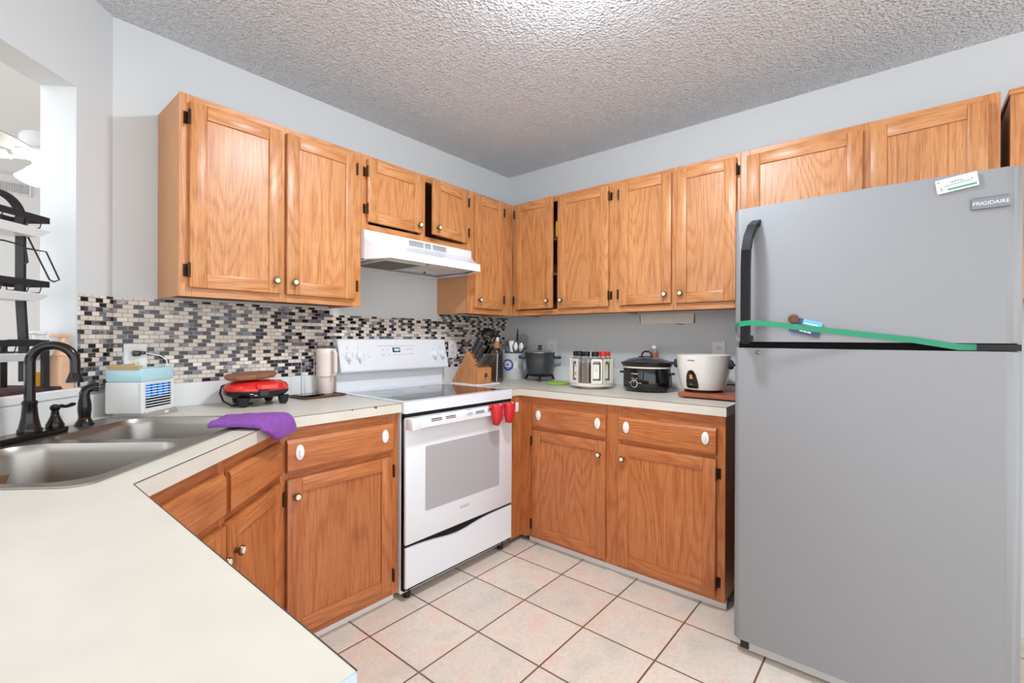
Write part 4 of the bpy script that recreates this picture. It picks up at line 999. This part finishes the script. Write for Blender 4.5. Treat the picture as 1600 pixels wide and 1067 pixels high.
def knife(x, p, z, ln, w_, label, steak=False):
    base_ = KB + Vector((x, -p, z)); q = thing('knife', label, 'knife', base_, 0, 'knives in the block')
    q.rotation_euler = kd.to_track_quat('Z', 'X').to_euler()
    h = MB(); th_ = 0.0042 if steak else 0.006; h.box(-w_ / 2, w_ / 2, -th_, th_, 0.0135, ln, bev=0.0025); h.build('handle', BLACKG, q)
    h = MB(); h.box(-w_ / 2 + 0.001, w_ / 2 - 0.001, -th_ + 0.001, th_ - 0.001, 0.001, 0.014, bev=0.001); h.build('bolster', STEEL, q)
    h = MB(); h.box(-w_ / 2 - 0.0014, w_ / 2 + 0.0014, -0.0024, 0.0024, 0.0132, ln + 0.001); h.build('tang', STEEL, q)
    h = MB(); h.box(-w_ / 2 - 0.0006, w_ / 2 + 0.0006, -th_ - 0.0005, th_ + 0.0005, ln, ln + 0.005, bev=0.001); h.build('end_cap', STEEL, q)
rowsK = [(0.158, 0.196, 0.135, 'top'), (0.181, 0.168, 0.138, 'middle'), (0.203, 0.142, 0.128, 'lower')]
for p, z, ln, nm in rowsK:
    for x, nx in ((-0.040, 'left'), (0.006, 'centre'), (0.044, 'right')):
        knife(x, p + 0.002, z + 0.002, ln - abs(x) * 0.25, 0.022, 'black-handled knife in the %s row of the block, %s' % (nm, {'left': 'nearest the range', 'centre': 'in the middle', 'right': 'nearest the pail'}[nx]))
for i in range(6):
    knife(-0.046 + i * 0.0185, 0.224, 0.109, 0.098, 0.0095, 'steel steak knife in the front of the block, %s from the range side' % ('first', 'second', 'third', 'fourth', 'fifth', 'sixth')[i], True)
t = thing('box_grater', 'dark perforated steel box grater between knife block and pail', 'grater', (-0.425, -0.262, Zc), 0.2)
b = MB(); b.prism([(-0.045, 0), (0.045, 0), (0.032, 0.20), (-0.032, 0.20)], -0.028, 0.028, 1, bev=0.004); b.build('body', STEEL, t)
for j in range(9):
    for i in range(3):
        MB().lathe([(0.0045, 0), (0.003, 0.0025), (0.001, 0.003)], n=8).build('tooth', VOID, t, (-0.018 + i * 0.018, -0.0282, 0.02 + j * 0.018), (PI / 2, 0, 0))
b = MB(); b.tube([(-0.028, 0, 0.2), (-0.024, 0, 0.225), (0.024, 0, 0.225), (0.028, 0, 0.2)], 0.005, 8); b.build('handle', BLACK, t)
UC = Vector((-0.335, -0.105, Zc))
t = thing('utensil_crock', 'dark utensil crock behind the knife block', 'crock', UC)
b = MB(); b.lathe([(0.050, 0), (0.054, 0.006), (0.056, 0.150), (0.054, 0.154), (0.050, 0.150), (0.048, 0.012), (0.001, 0.010)], n=28); b.build('body', SHELLGREY, t)
def stick(name, label, cat, base_, tip, mats, head=None, r=0.005, group=None):
    a, b_ = Vector(base_), Vector(tip); q = thing(name, label, cat, a, 0, group); q.rotation_euler = (b_ - a).to_track_quat('Z', 'X').to_euler()
    ln = (b_ - a).length; h = MB(); h.tube([(0, 0, 0), (0, 0, ln * 0.5), (0, 0, ln)], r, 8); h.build('handle', mats[0], q)
    if head: m_ = MB(); head(m_, ln); m_.build('head', mats[1], q)
    return q
def ladle(m_, l):
    m_.ball((0, 0, l + 0.030), 0.052, 0, 1, 1, 0.78)
def blade_(w_, h_, t_=0.003):
    return lambda m_, l: m_.prism([(-w_ * 0.3, l - 0.004), (w_ * 0.3, l - 0.004), (w_ / 2, l + h_ * 0.35), (w_ / 2, l + h_), (-w_ / 2, l + h_), (-w_ / 2, l + h_ * 0.35)], -t_ / 2, t_ / 2, 1, bev=0.001)
def oval_(w_, h_):
    return lambda m_, l: m_.ball((0, 0, l + h_ / 2), 1.0, 0, w_ / 2, 0.006, h_ / 2)
GU = 'utensils in the dark crock'
def U_(x, y, z): return UC + Vector((x, y, z))
stick('ladle', 'black ladle standing highest but one behind the knives', 'ladle', U_(-0.01, 0, 0.012), U_(-0.030, -0.02, 0.300), (BLACKM, BLACKM), ladle, 0.006, GU)
stick('spatula', 'thin black spatula pointing up beside the ladle', 'spatula', U_(0.02, 0.02, 0.012), U_(0.012, 0.015, 0.32), (BLACKM, BLACKM), blade_(0.018, 0.085), 0.005, GU)
stick('spatula', 'red silicone spatula below the black ladle', 'spatula', U_(-0.02, -0.012, 0.012), U_(-0.056, -0.040, 0.215), (RED, RED), blade_(0.05, 0.075, 0.008), 0.005, GU)
stick('wooden_spoon', 'wooden spoon in the dark crock', 'spoon', U_(0.0, -0.02, 0.012), U_(0.028, -0.042, 0.21), (BLOCKWOOD, BLOCKWOOD), oval_(0.045, 0.07), 0.005, GU)
stick('serving_spoon', 'black serving spoon leaning right in the dark crock', 'spoon', U_(0.02, 0.0, 0.012), U_(0.050, -0.02, 0.235), (BLACKM, BLACKM), oval_(0.05, 0.075), 0.005, GU)
stick('serving_spoon', 'long steel serving spoon in the dark crock', 'spoon', U_(0.01, -0.02, 0.012), U_(0.040, -0.045, 0.255), (CHROME, CHROME), oval_(0.04, 0.055), 0.004, GU)

PC = Vector((-0.145, -0.170, Zc))
t = thing('utensil_pail', 'white pail with a blue round emblem full of steel utensils', 'pail', PC)
b = MB(); b.lathe([(0.074, 0), (0.077, 0.004), (0.080, 0.180), (0.082, 0.183), (0.082, 0.187), (0.078, 0.188), (0.076, 0.180), (0.073, 0.008), (0.001, 0.006)], n=40); b.build('body', PAILM, t)
def onshell(prof, outline, off, c=(0, 0), ang=PI, thick=0.0012):
    """closed outline (arc metres, z) laid on a surface of revolution r=prof(z), facing heading ang"""
    n = len(outline); vs_ = []
    mz = sum(p[1] for p in outline) / n; mu = sum(p[0] for p in outline) / n
    def P_(u, z, k):
        r = prof(z) + off + k; a = ang + u / max(prof(mz), 1e-4); return (c[0] + r * math.cos(a), c[1] + r * math.sin(a), z)
    rings = [1.0, 0.66, 0.33]; vs_ = []
    for f in rings:
        for u, z in outline: vs_.append(P_(mu + (u - mu) * f, mz + (z - mz) * f, 0))
    vs_.append(P_(mu, mz, 0)); k = len(vs_)
    for u, z in outline: vs_.append(P_(u, z, -off - thick))
    fs = []
    for j in range(2):
        for i in range(n): fs.append((j * n + i, j * n + (i + 1) % n, (j + 1) * n + (i + 1) % n, (j + 1) * n + i))
    for i in range(n): fs.append((2 * n + i, 2 * n + (i + 1) % n, 3 * n)); fs.append((i, k + i, k + (i + 1) % n, (i + 1) % n))
    return MB().raw(vs_, fs)
pr_ = lambda z: 0.077 + 0.003 * z / 0.18
vA = math.atan2(CAMP[1] - PC.y, CAMP[0] - PC.x)
def circ(u0, z0, r, n=28, sz=1.0): return [(u0 + r * math.cos(2 * PI * i / n), z0 + sz * r * math.sin(2 * PI * i / n)) for i in range(n)]
# seen from the front the shell angle grows to the right, so u runs to the right
em = onshell(pr_, circ(-0.036, 0.105, 0.042), 0.0008, ang=vA).build('emblem', BLUEPR, t)
onshell(pr_, circ(-0.036, 0.107, 0.029), 0.0014, ang=vA).build('emblem_centre', PAILM, em)
onshell(pr_, [(-0.052, 0.102), (-0.046, 0.112), (-0.040, 0.104), (-0.034, 0.118), (-0.026, 0.104), (-0.020, 0.100)], 0.0020, ang=vA).build('emblem_peaks', BLUEPR, em)
onshell(pr_, [(-0.060, 0.078), (0.004, 0.080), (0.004, 0.092), (-0.060, 0.090)], 0.0021, ang=vA).build('emblem_banner', BLUEPR, em)
lb = onshell(pr_, [(0.006, 0.062), (0.042, 0.062), (0.042, 0.158), (0.006, 0.158)], 0.0008, ang=vA).build('price_label', LABEL, t)
for i, z in enumerate((0.148, 0.140, 0.132, 0.124, 0.104, 0.082, 0.074)):
    onshell(pr_, [(0.010, z - 0.0012), (0.036 - 0.004 * (i % 3), z - 0.0012), (0.036 - 0.004 * (i % 3), z + 0.0012), (0.010, z + 0.0012)], 0.0014, ang=vA).build('print_line', GREYTXT, lb)
GP = 'utensils in the white pail'
def Q_(x, y, z): return PC + Vector((x, y, z))
rv, uv_ = rt.copy(), Vector((0, 0, 1)); rv.z = 0
def Qs(sx_, z, dep=0.0): return PC + rv * sx_ + Vector((fw.x, fw.y, 0)) * dep + Vector((0, 0, z))
def whisk_head(rad, hh):
    def f(m_, l):
        for i in range(6):
            a = PI * i / 6; pts = []
            for k in range(13):
                u = k / 12 * PI; pts.append((rad * math.sin(u) * math.cos(a) if k <= 6 else rad * math.sin(u) * math.cos(a), rad * math.sin(u) * math.sin(a), l + hh * (1 - math.cos(u)) / 2))
            pts2 = [(-p[0], -p[1], p[2]) for p in pts[::-1]]
            m_.tube(pts, 0.0011, 5); m_.tube(pts2, 0.0011, 5)
    return f
stick('whisk', 'balloon whisk leaning left in the white pail', 'whisk', Qs(-0.03, 0.012), Qs(-0.052, 0.165, -0.01), (CHROME, CHROME), whisk_head(0.024, 0.09), 0.004, GP)
stick('whisk', 'second whisk beside it, upright in the white pail', 'whisk', Qs(-0.02, 0.012, 0.02), Qs(-0.030, 0.17, 0.02), (CHROME, CHROME), whisk_head(0.026, 0.10), 0.004, GP)
stick('turner', 'wide steel turner in the middle of the white pail', 'turner', Qs(0.0, 0.012, 0.01), Qs(-0.006, 0.20, 0.01), (CHROME, CHROME), blade_(0.036, 0.08, 0.002), 0.004, GP)
stick('serving_spoon', 'steel spoon in front of the turner in the white pail', 'spoon', Qs(0.01, 0.012, -0.02), Qs(0.020, 0.195, -0.02), (CHROME, CHROME), oval_(0.046, 0.075), 0.004, GP)
stick('serving_spoon', 'steel spoon leaning right in the white pail', 'spoon', Qs(0.02, 0.012, -0.01), Qs(0.050, 0.19, -0.015), (CHROME, CHROME), oval_(0.05, 0.08), 0.004, GP)
stick('knife_sharpener', 'black-tipped steel rod in the white pail', 'sharpening rod', Qs(0.02, 0.012, 0.03), Qs(0.036, 0.33, 0.03), (STEEL, BLACKM), lambda m_, l: m_.cyl((0, 0, l - 0.05), (0, 0, l + 0.04), 0.009, 0.003, 12), 0.004, GP)
def strainer(m_, l):
    m_.tube([(0.044 * math.sin(2 * PI * i / 28), 0, l + 0.042 - 0.044 * math.cos(2 * PI * i / 28)) for i in range(28)], 0.0016, 6, closed=True)
    for k in range(-5, 6):
        x = k * 0.0075; hh = math.sqrt(max(0, 0.044 ** 2 - x * x))
        m_.tube([(x, 0.012 * (1 - (q / 4) ** 2), l + 0.042 + hh * q / 4) for q in range(-4, 5)], 0.0005, 4)
        m_.tube([(hh * q / 4, 0.012 * (1 - (q / 4) ** 2), l + 0.042 + x) for q in range(-4, 5)], 0.0005, 4)
q = stick('strainer', 'round wire mesh strainer standing up in the white pail', 'strainer', Qs(0.03, 0.012, 0.02), Qs(0.066, 0.245, 0.02), (CHROME, CHROME), strainer, 0.0035, GP)
stick('ice_cream_scoop', 'dark steel scoop at the right of the white pail', 'scoop', Qs(0.04, 0.012, 0.0), Qs(0.075, 0.21, -0.005), (CHROME, SHELLGREY), oval_(0.05, 0.05), 0.005, GP)

# cooking pot
POT = Vector((-0.150, -0.425, Zc)); vP = math.atan2(CAMP[1] - POT.y, CAMP[0] - POT.x)
t = thing('cooking_pot', 'dark grey electric pot with a glass lid on splayed legs', 'pot', POT, vP)     # local +x looks at the camera side
b = MB(); b.lathe([(0.070, 0.045), (0.088, 0.052), (0.094, 0.066), (0.103, 0.150), (0.105, 0.190), (0.108, 0.194), (0.108, 0.199), (0.102, 0.199)], n=44); b.build('body', SHELLGREY, t)
b = MB(); b.lathe([(0.107, 0.1995), (0.107, 0.203), (0.10, 0.205)], n=44); b.build('lid_rim', CHROME, t)
b = MB(); b.lathe([(0.100, 0.205), (0.08, 0.213), (0.04, 0.221), (0.001, 0.223)], n=40, cap=False); b.build('lid', P('smoked_glass', (120, 124, 126), 0.1, coat=0.5), t)
b = MB(); b.lathe([(0.020, 0.222), (0.018, 0.227), (0.010, 0.230), (0.009, 0.240), (0.018, 0.244), (0.018, 0.250), (0.001, 0.252)], n=20); b.build('lid_knob', BLACK, t)
for sy in (-1, 1):
    b = MB(); b.box(-0.020, 0.012, *((0.098, 0.150) if sy > 0 else (-0.150, -0.098)), 0.155, 0.176, bev=0.006, seg=2); b.build('handle', BLACK, t)
MB().lathe([(0.001, 0.030), (0.070, 0.032), (0.076, 0.044)], n=32).build('base_ring', BLACKM, t)
for a in (0, 115, -115):
    a = math.radians(a); cA, sA = math.cos(a), math.sin(a)
    b = MB(); b.tube([(0.055 * cA, 0.055 * sA, 0.045), (0.095 * cA, 0.095 * sA, 0.038), (0.112 * cA, 0.112 * sA, 0.008)], [0.011, 0.010, 0.008], 8); b.build('leg', BLACK, t)
t = thing('silicone_lid', 'lime green round silicone lid lying beside the pot', 'lid', (-0.268, -0.660, Zc))
b = MB(); b.lathe([(0.060, 0.0003), (0.072, 0.002), (0.076, 0.010), (0.073, 0.013), (0.04, 0.011), (0.001, 0.011)], n=36); b.build('disc', LIME, t)

# spice carousel
SC = Vector((-0.300, -0.932, Zc)); vS = math.atan2(CAMP[1] - SC.y, CAMP[0] - SC.x)
t = thing('spice_carousel', 'off-white revolving spice rack with arched windows', 'spice rack', SC, vS)
b = MB(); b.lathe([(0.075, 0), (0.080, 0.006), (0.080, 0.012), (0.05, 0.014)], n=36); b.build('foot', OFFWHITE, t)
b = MB(); b.lathe([(0.05, 0.0145), (0.128, 0.016), (0.131, 0.022), (0.131, 0.032), (0.128, 0.034), (0.001, 0.034)], n=44); b.build('turntable', OFFWHITE, t)
b = MB(); b.lathe([(0.050, 0.034), (0.050, 0.185), (0.001, 0.187)], n=28); b.build('core', OFFWHITE, t)
NJ = 11
for i in range(NJ):
    a = 2 * PI * i / NJ - 0.35
    if i == 0: continue
    q = MB(); hw_ = 0.033; ro = 0.129
    # arched window frame facing outwards
    outl = [(-hw_, 0.034), (hw_, 0.034), (hw_, 0.165)] + [(hw_ - 0.014 + 0.014 * math.cos(k * PI / 12), 0.165 + 0.014 * math.sin(k * PI / 12)) for k in range(1, 7)] + [(-hw_ + 0.014 - 0.014 * math.sin(k * PI / 12), 0.165 + 0.014 * math.cos(k * PI / 12)) for k in range(0, 7)] 
    inn = [(-hw_ + 0.009, 0.052), (hw_ - 0.009, 0.052), (hw_ - 0.009, 0.155), (hw_ - 0.014, 0.165), (-hw_ + 0.014, 0.165), (-hw_ + 0.009, 0.155)]
    q.plate(outl, [inn], -0.004, 0.004)
    ob = q.build('window_frame', OFFWHITE, t); ob.matrix_local = Matrix.Rotation(a, 4, 'Z') @ Matrix.Translation((ro, 0, 0)) @ Matrix(((0, 0, 1, 0), (1, 0, 0, 0), (0, 1, 0, 0), (0, 0, 0, 1)))
jl = {0: ('square clear jar of brown seasoning in the open front slot of the spice rack', SPICE, BLACK), 1: ('black-capped spice jar at the front of the rack, right of the open slot', SPICE2, BLACK), 10: ('spice jar with an orange-marked label at the left of the rack', SPICE, BLACK),
      9: ('black-capped spice jar on the far left of the rack', SPICE2, BLACK), 2: ('white-labelled spice jar with a red cap at the right front of the rack', SPICE, REDCAP), 3: ('spice jar with a red cap behind the other red cap of the rack', SPICE2, REDCAP)}
for i in range(NJ):
    a = 2 * PI * i / NJ - 0.35 + vS; r_ = 0.092
    if i in (4, 5, 6, 7): continue
    lab, sp, cp = jl.get(i, ('black-capped spice jar at the back of the spice rack', SPICE2, BLACK))
    lab = {8: 'black-capped spice jar at the back left of the rack'}.get(i, lab)
    j = thing('spice_jar', lab, 'jar', SC + Vector((r_ * math.cos(a), r_ * math.sin(a), 0.0343)), a, 'jars in the spice rack')
    b = MB(); b.prism(rrect(-0.0225, 0.0225, -0.0225, 0.0225, 0.007, 4), 0, 0.150, 2, bev=0.003, smooth=True); b.lathe([(0.018, 0.149), (0.017, 0.166)], n=20); b.build('glass', CLEAR, j)
    b = MB(); b.prism(rrect(-0.0205, 0.0205, -0.0205, 0.0205, 0.006, 4), 0.003, 0.118, 2); b.build('spice', sp, j)
    b = MB(); b.lathe([(0.0205, 0.160), (0.0215, 0.163), (0.0215, 0.184), (0.019, 0.187), (0.001, 0.187)], n=24); b.build('cap', cp, j)
    if i in (1, 10, 2, 9):
        b = MB(); b.box(0.0224, 0.0230, -0.0185, 0.0185, 0.028, 0.112); lb = b.build('label', LABEL, j)
        if i == 10:
            MB().lathe([(0.011, 0), (0.011, 0.0006), (0.007, 0.0007)], n=20).build('orange_mark', LABELO, lb, (0.0231, 0, 0.055), (0, PI / 2, 0))
            MB().box(0.0230, 0.0235, -0.008, 0.006, 0.097, 0.107).build('red_mark', LABELO, lb)
        else:
            for z in (0.100, 0.090, 0.082, 0.074): MB().box(0.0230, 0.0234, -0.008, 0.010, z, z + 0.002).build('print_line', GREYTXT, lb)

# clear bottle behind the slow cooker
t = thing('clear_bottle', 'small clear bottle with a reddish label behind the slow cooker', 'bottle', (-0.070, -1.232, Zc))
b = MB(); b.lathe([(0.022, 0), (0.024, 0.004), (0.024, 0.20), (0.016, 0.222), (0.012, 0.228), (0.012, 0.246)], n=20); b.build('bottle', CLEAR, t)
MB().lathe([(0.0246, 0.13), (0.0246, 0.208)], n=20, cap=False).build('label', LABELO, t)
MB().lathe([(0.014, 0.240), (0.014, 0.258), (0.001, 0.259)], n=16).build('cap', PLASTIC, t)

# slow cooker (x to the right along its front, -y to the room)
t = thing('slow_cooker', 'black oval slow cooker with a cream rim and glass lid', 'slow cooker', (-0.250, -1.263, Zc), RB)
AX, AY = 0.135, 0.108
def ov(m_, prof, n=48, cap=True): m_.lathe(prof, (0, 0, 0), n, 0, None, AX, AY, cap); return m_
ov(MB(), [(0.90, 0.006), (0.97, 0.014), (1.0, 0.030), (1.0, 0.128), (0.98, 0.132)]).build('housing', BLACKG, t)
ov(MB(), [(1.0, 0.1325), (1.025, 0.134), (1.025, 0.142), (0.98, 0.143)]).build('rim', P('cream_rim', (226, 220, 204), 0.4), t)
ov(MB(), [(0.98, 0.143), (1.06, 0.146), (1.11, 0.158), (1.12, 0.166), (1.04, 0.166)]).build('stoneware', BLACKG, t)
ov(MB(), [(1.05, 0.1665), (0.95, 0.174), (0.6, 0.190), (0.25, 0.196), (0.001, 0.197)], cap=False).build('lid', P('lid_glass', (70, 74, 78), 0.06, coat=0.6), t)
b = MB(); b.tube([(-0.030, 0, 0.194), (-0.027, 0, 0.214), (-0.014, 0, 0.226), (0.014, 0, 0.226), (0.027, 0, 0.214), (0.030, 0, 0.194)], 0.005, 8); b.box(-0.045, 0.040, -0.012, 0.012, 0.192, 0.200, bev=0.003); b.build('lid_handle', BLACK, t)
for sx in (-1, 1):
    b = MB(); b.box(*((AX - 0.006, AX + 0.026) if sx > 0 else (-AX - 0.026, -AX + 0.006)), -0.022, 0.022, 0.098, 0.110, bev=0.005, seg=2); b.build('side_handle', BLACK, t)
for x in (-0.08, 0.08):
    for y in (-0.06, 0.06): MB().cyl((x, y, 0), (x, y, 0.010), 0.012, n=10).build('foot', BLACKM, t)
yf = lambda x: -AY * math.sqrt(1 - (x / AX) ** 2)
k = MB(); k.lathe([(0.022, 0), (0.022, 0.002)], n=28); dl = k.build('dial_plate', WHITETXT, t, (-0.025, yf(-0.025) - 0.0015, 0.048), (PI / 2, 0, math.radians(-9)))
k = MB(); k.lathe([(0.0188, 0.0021), (0.0186, 0.0045), (0.016, 0.0055)], n=28); dk = k.build('dial', [BLACK], dl)
k = MB(); k.box(-0.0016, 0.0016, 0.006, 0.0165, 0.005, 0.0062); k.build('dial_pointer', WHITETXT, dl)
RXm = Matrix.Rotation(PI / 2, 4, 'X')
k = MB(); k.text('crockpot', 0.0125, Matrix.Translation((-0.022, yf(-0.022) - 0.0012, 0.104)) @ Matrix.Rotation(math.radians(-7), 4, 'Z') @ RXm, 0.0004)
for x, z, s_ in ((-0.056, 0.052, 'OFF'), (-0.036, 0.076, 'LOW'), (-0.012, 0.076, 'HIGH'), (0.008, 0.052, 'WARM')): k.text(s_, 0.0066, Matrix.Translation((x, yf(x) - 0.0020, z)) @ Matrix.Rotation(math.radians(x * 300), 4, 'Z') @ RXm, 0.0004)
k.build('lettering', WHITETXT, t)
b = MB(); b.tube([(AX - 0.002, 0.01, 0.105), (AX + 0.012, -0.01, 0.085), (AX + 0.014, -0.015, 0.04), (AX - 0.004, -0.03, 0.012), (AX - 0.05, -0.03, 0.006)], 0.0036, 8); b.build('power_cord', BLACK, t)

# rice cooker on its board
t = thing('wood_board', 'reddish wooden board under the white rice cooker', 'board', (-0.290, -1.650, Zc), RB)
b = MB(); b.prism(rrect(-0.143, 0.143, -0.140, 0.140, 0.012, 4), 0.007, 0.027, 2, 0, bev=0.003); b.build('slab', BOARDWOOD, t)
for x in (-0.11, 0.11):
    b = MB(); b.box(x - 0.012, x + 0.012, -0.12, 0.12, 0, 0.0072); b.build('batten', BLACKM, t)
RC = Vector((-0.290, -1.592, Zc + 0.0273)); vR = math.atan2(CAMP[1] - RC.y, CAMP[0] - RC.x)
t = thing('rice_cooker', 'white tapered rice cooker with a black switch panel', 'rice cooker', RC)
b = MB(); RP_ = [(0.098, 0.012), (0.104, 0.014), (0.110, 0.030), (0.121, 0.075), (0.128, 0.120), (0.132, 0.160), (0.134, 0.188), (0.131, 0.190), (0.122, 0.184), (0.116, 0.13)]
b.lathe(RP_, n=56); b.build('shell', P('cooker_enamel', (234, 230, 222), 0.25, coat=0.3), t)
MB().lathe([(0.092, 0), (0.094, 0.011)], n=40).build('base_ring', BLACKM, t)
MB().lathe([(0.120, 0.150), (0.001, 0.152)], n=40).build('inner_pot', STEEL, t)
def prR(z):
    for (r0, z0), (r1, z1) in zip(RP_[:6], RP_[1:7]):
        if z0 <= z <= z1: return r0 + (r1 - r0) * (z - z0) / (z1 - z0)
    return RP_[1][0]
va = vR - math.radians(27)
pl_ = [(-0.034, 0.030), (-0.026, 0.022), (0.026, 0.022), (0.034, 0.030), (0.031, 0.055), (0.023, 0.090), (0.012, 0.110), (0.0, 0.115), (-0.012, 0.110), (-0.023, 0.090), (-0.031, 0.055)]
pn = onshell(prR, pl_, 0.005, ang=va).build('switch_panel', BLACKG, t)
onshell(prR, [(-0.008, 0.070), (0.008, 0.070), (0.007, 0.092), (-0.006, 0.092)], 0.0065, ang=va).build('indicator', ORANGELED, pn)
onshell(prR, circ(0.0, 0.050, 0.016, 20, 0.6), 0.0085, ang=va).build('switch', BLACK, pn)
onshell(prR, circ(0.0, 0.043, 0.006, 14, 0.4), 0.0105, ang=va).build('switch_print', GREYTXT, pn)
k = MB(); zz = 0.163; k.text('MI MINI', 0.0105, Matrix.Rotation(va + 0.02, 4, 'Z') @ Matrix.Translation((prR(zz) + 0.0006, 0, zz)) @ Matrix(((0, 0, 1, 0), (1, 0, 0, 0), (0, 1, 0, 0), (0, 0, 0, 1))), 0.0008); k.build('lettering', DARKTXT, t)
for a in (vR + math.radians(72), vR - math.radians(100)):
    q = MB(); q.lathe([(0.022, 0), (0.024, 0.008), (0.020, 0.018)], n=20, sx=1, sy=0.75); q.box(-0.006, 0.006, -0.014, 0.014, 0.016, 0.042, bev=0.003)
    ob = q.build('handle', BLACKM, t); ob.matrix_local = Matrix.Rotation(a, 4, 'Z') @ Matrix.Translation((0.128, 0, 0.142)) @ Matrix.Rotation(PI / 2, 4, 'Y')
b = MB(); b.tube([(0.10 * math.cos(vR + 2.0), 0.10 * math.sin(vR + 2.0), 0.03), (0.13 * math.cos(vR + 1.9), 0.13 * math.sin(vR + 1.9), 0.035), (0.17 * math.cos(vR + 1.9), 0.17 * math.sin(vR + 1.9), 0.033)], 0.0035, 8); b.build('power_cord', BLACK, t)

# red silicone pinch mitts on the oven door handle
def mitt(x, label, ry):
    t = thing('pinch_mitt', label, 'mitt', (x, -0.7085, 0.852), ry, 'red mitts on the oven handle')
    outl = [(-0.036, 0.0), (-0.034, -0.04), (-0.026, -0.085), (-0.014, -0.105), (0, -0.110), (0.014, -0.105), (0.026, -0.085), (0.034, -0.04), (0.036, 0.0), (0.018, 0.004), (-0.018, 0.004)]
    # front shell bulges outwards, back flap hangs behind it over the handle
    vs_ = []; n = 9; rows_ = 10; fs = []
    for j in range(rows_ + 1):
        v = j / rows_; z = 0.004 - 0.112 * v; hw_ = 0.044 * (1 - 0.12 * v - 0.62 * v ** 5)
        for i in range(n + 1):
            u = -1 + 2 * i / n; vs_.append((hw_ * u, -0.004 - 0.034 * (1 - u * u) ** 0.6 * (1 - 0.55 * v ** 3), z))
    for j in range(rows_):
        for i in range(n): a = j * (n + 1) + i; fs.append((a, a + 1, a + n + 2, a + n + 1))
    m_ = MB().raw(vs_, fs, 2, 0, True); o = m_.build('front_flap', RED, t); q = o.modifiers.new('thick', 'SOLIDIFY'); q.thickness = 0.003; q.offset = -1
    m_ = MB(); m_.bar([(0, -0.003, -0.104), (0, -0.0022, -0.05), (0, -0.0022, -0.004), (0, 0.004, 0.0015), (0, 0.024, 0.0015)], 0.058, 0.0026, (1, 0, 0)); m_.build('back_flap', RED, t)
    m_ = MB(); m_.tube([(-0.040, -0.006, 0.0), (-0.052, -0.006, 0.008), (-0.061, -0.006, 0.002), (-0.058, -0.006, -0.010), (-0.042, -0.006, -0.010)], 0.004, 8); m_.build('hanging_loop', RED, t)
mitt(-0.925, 'red silicone mitt on the oven handle, left one of the two', 0)
mitt(-0.822, 'red silicone mitt on the oven handle, right one by the corner', 0)
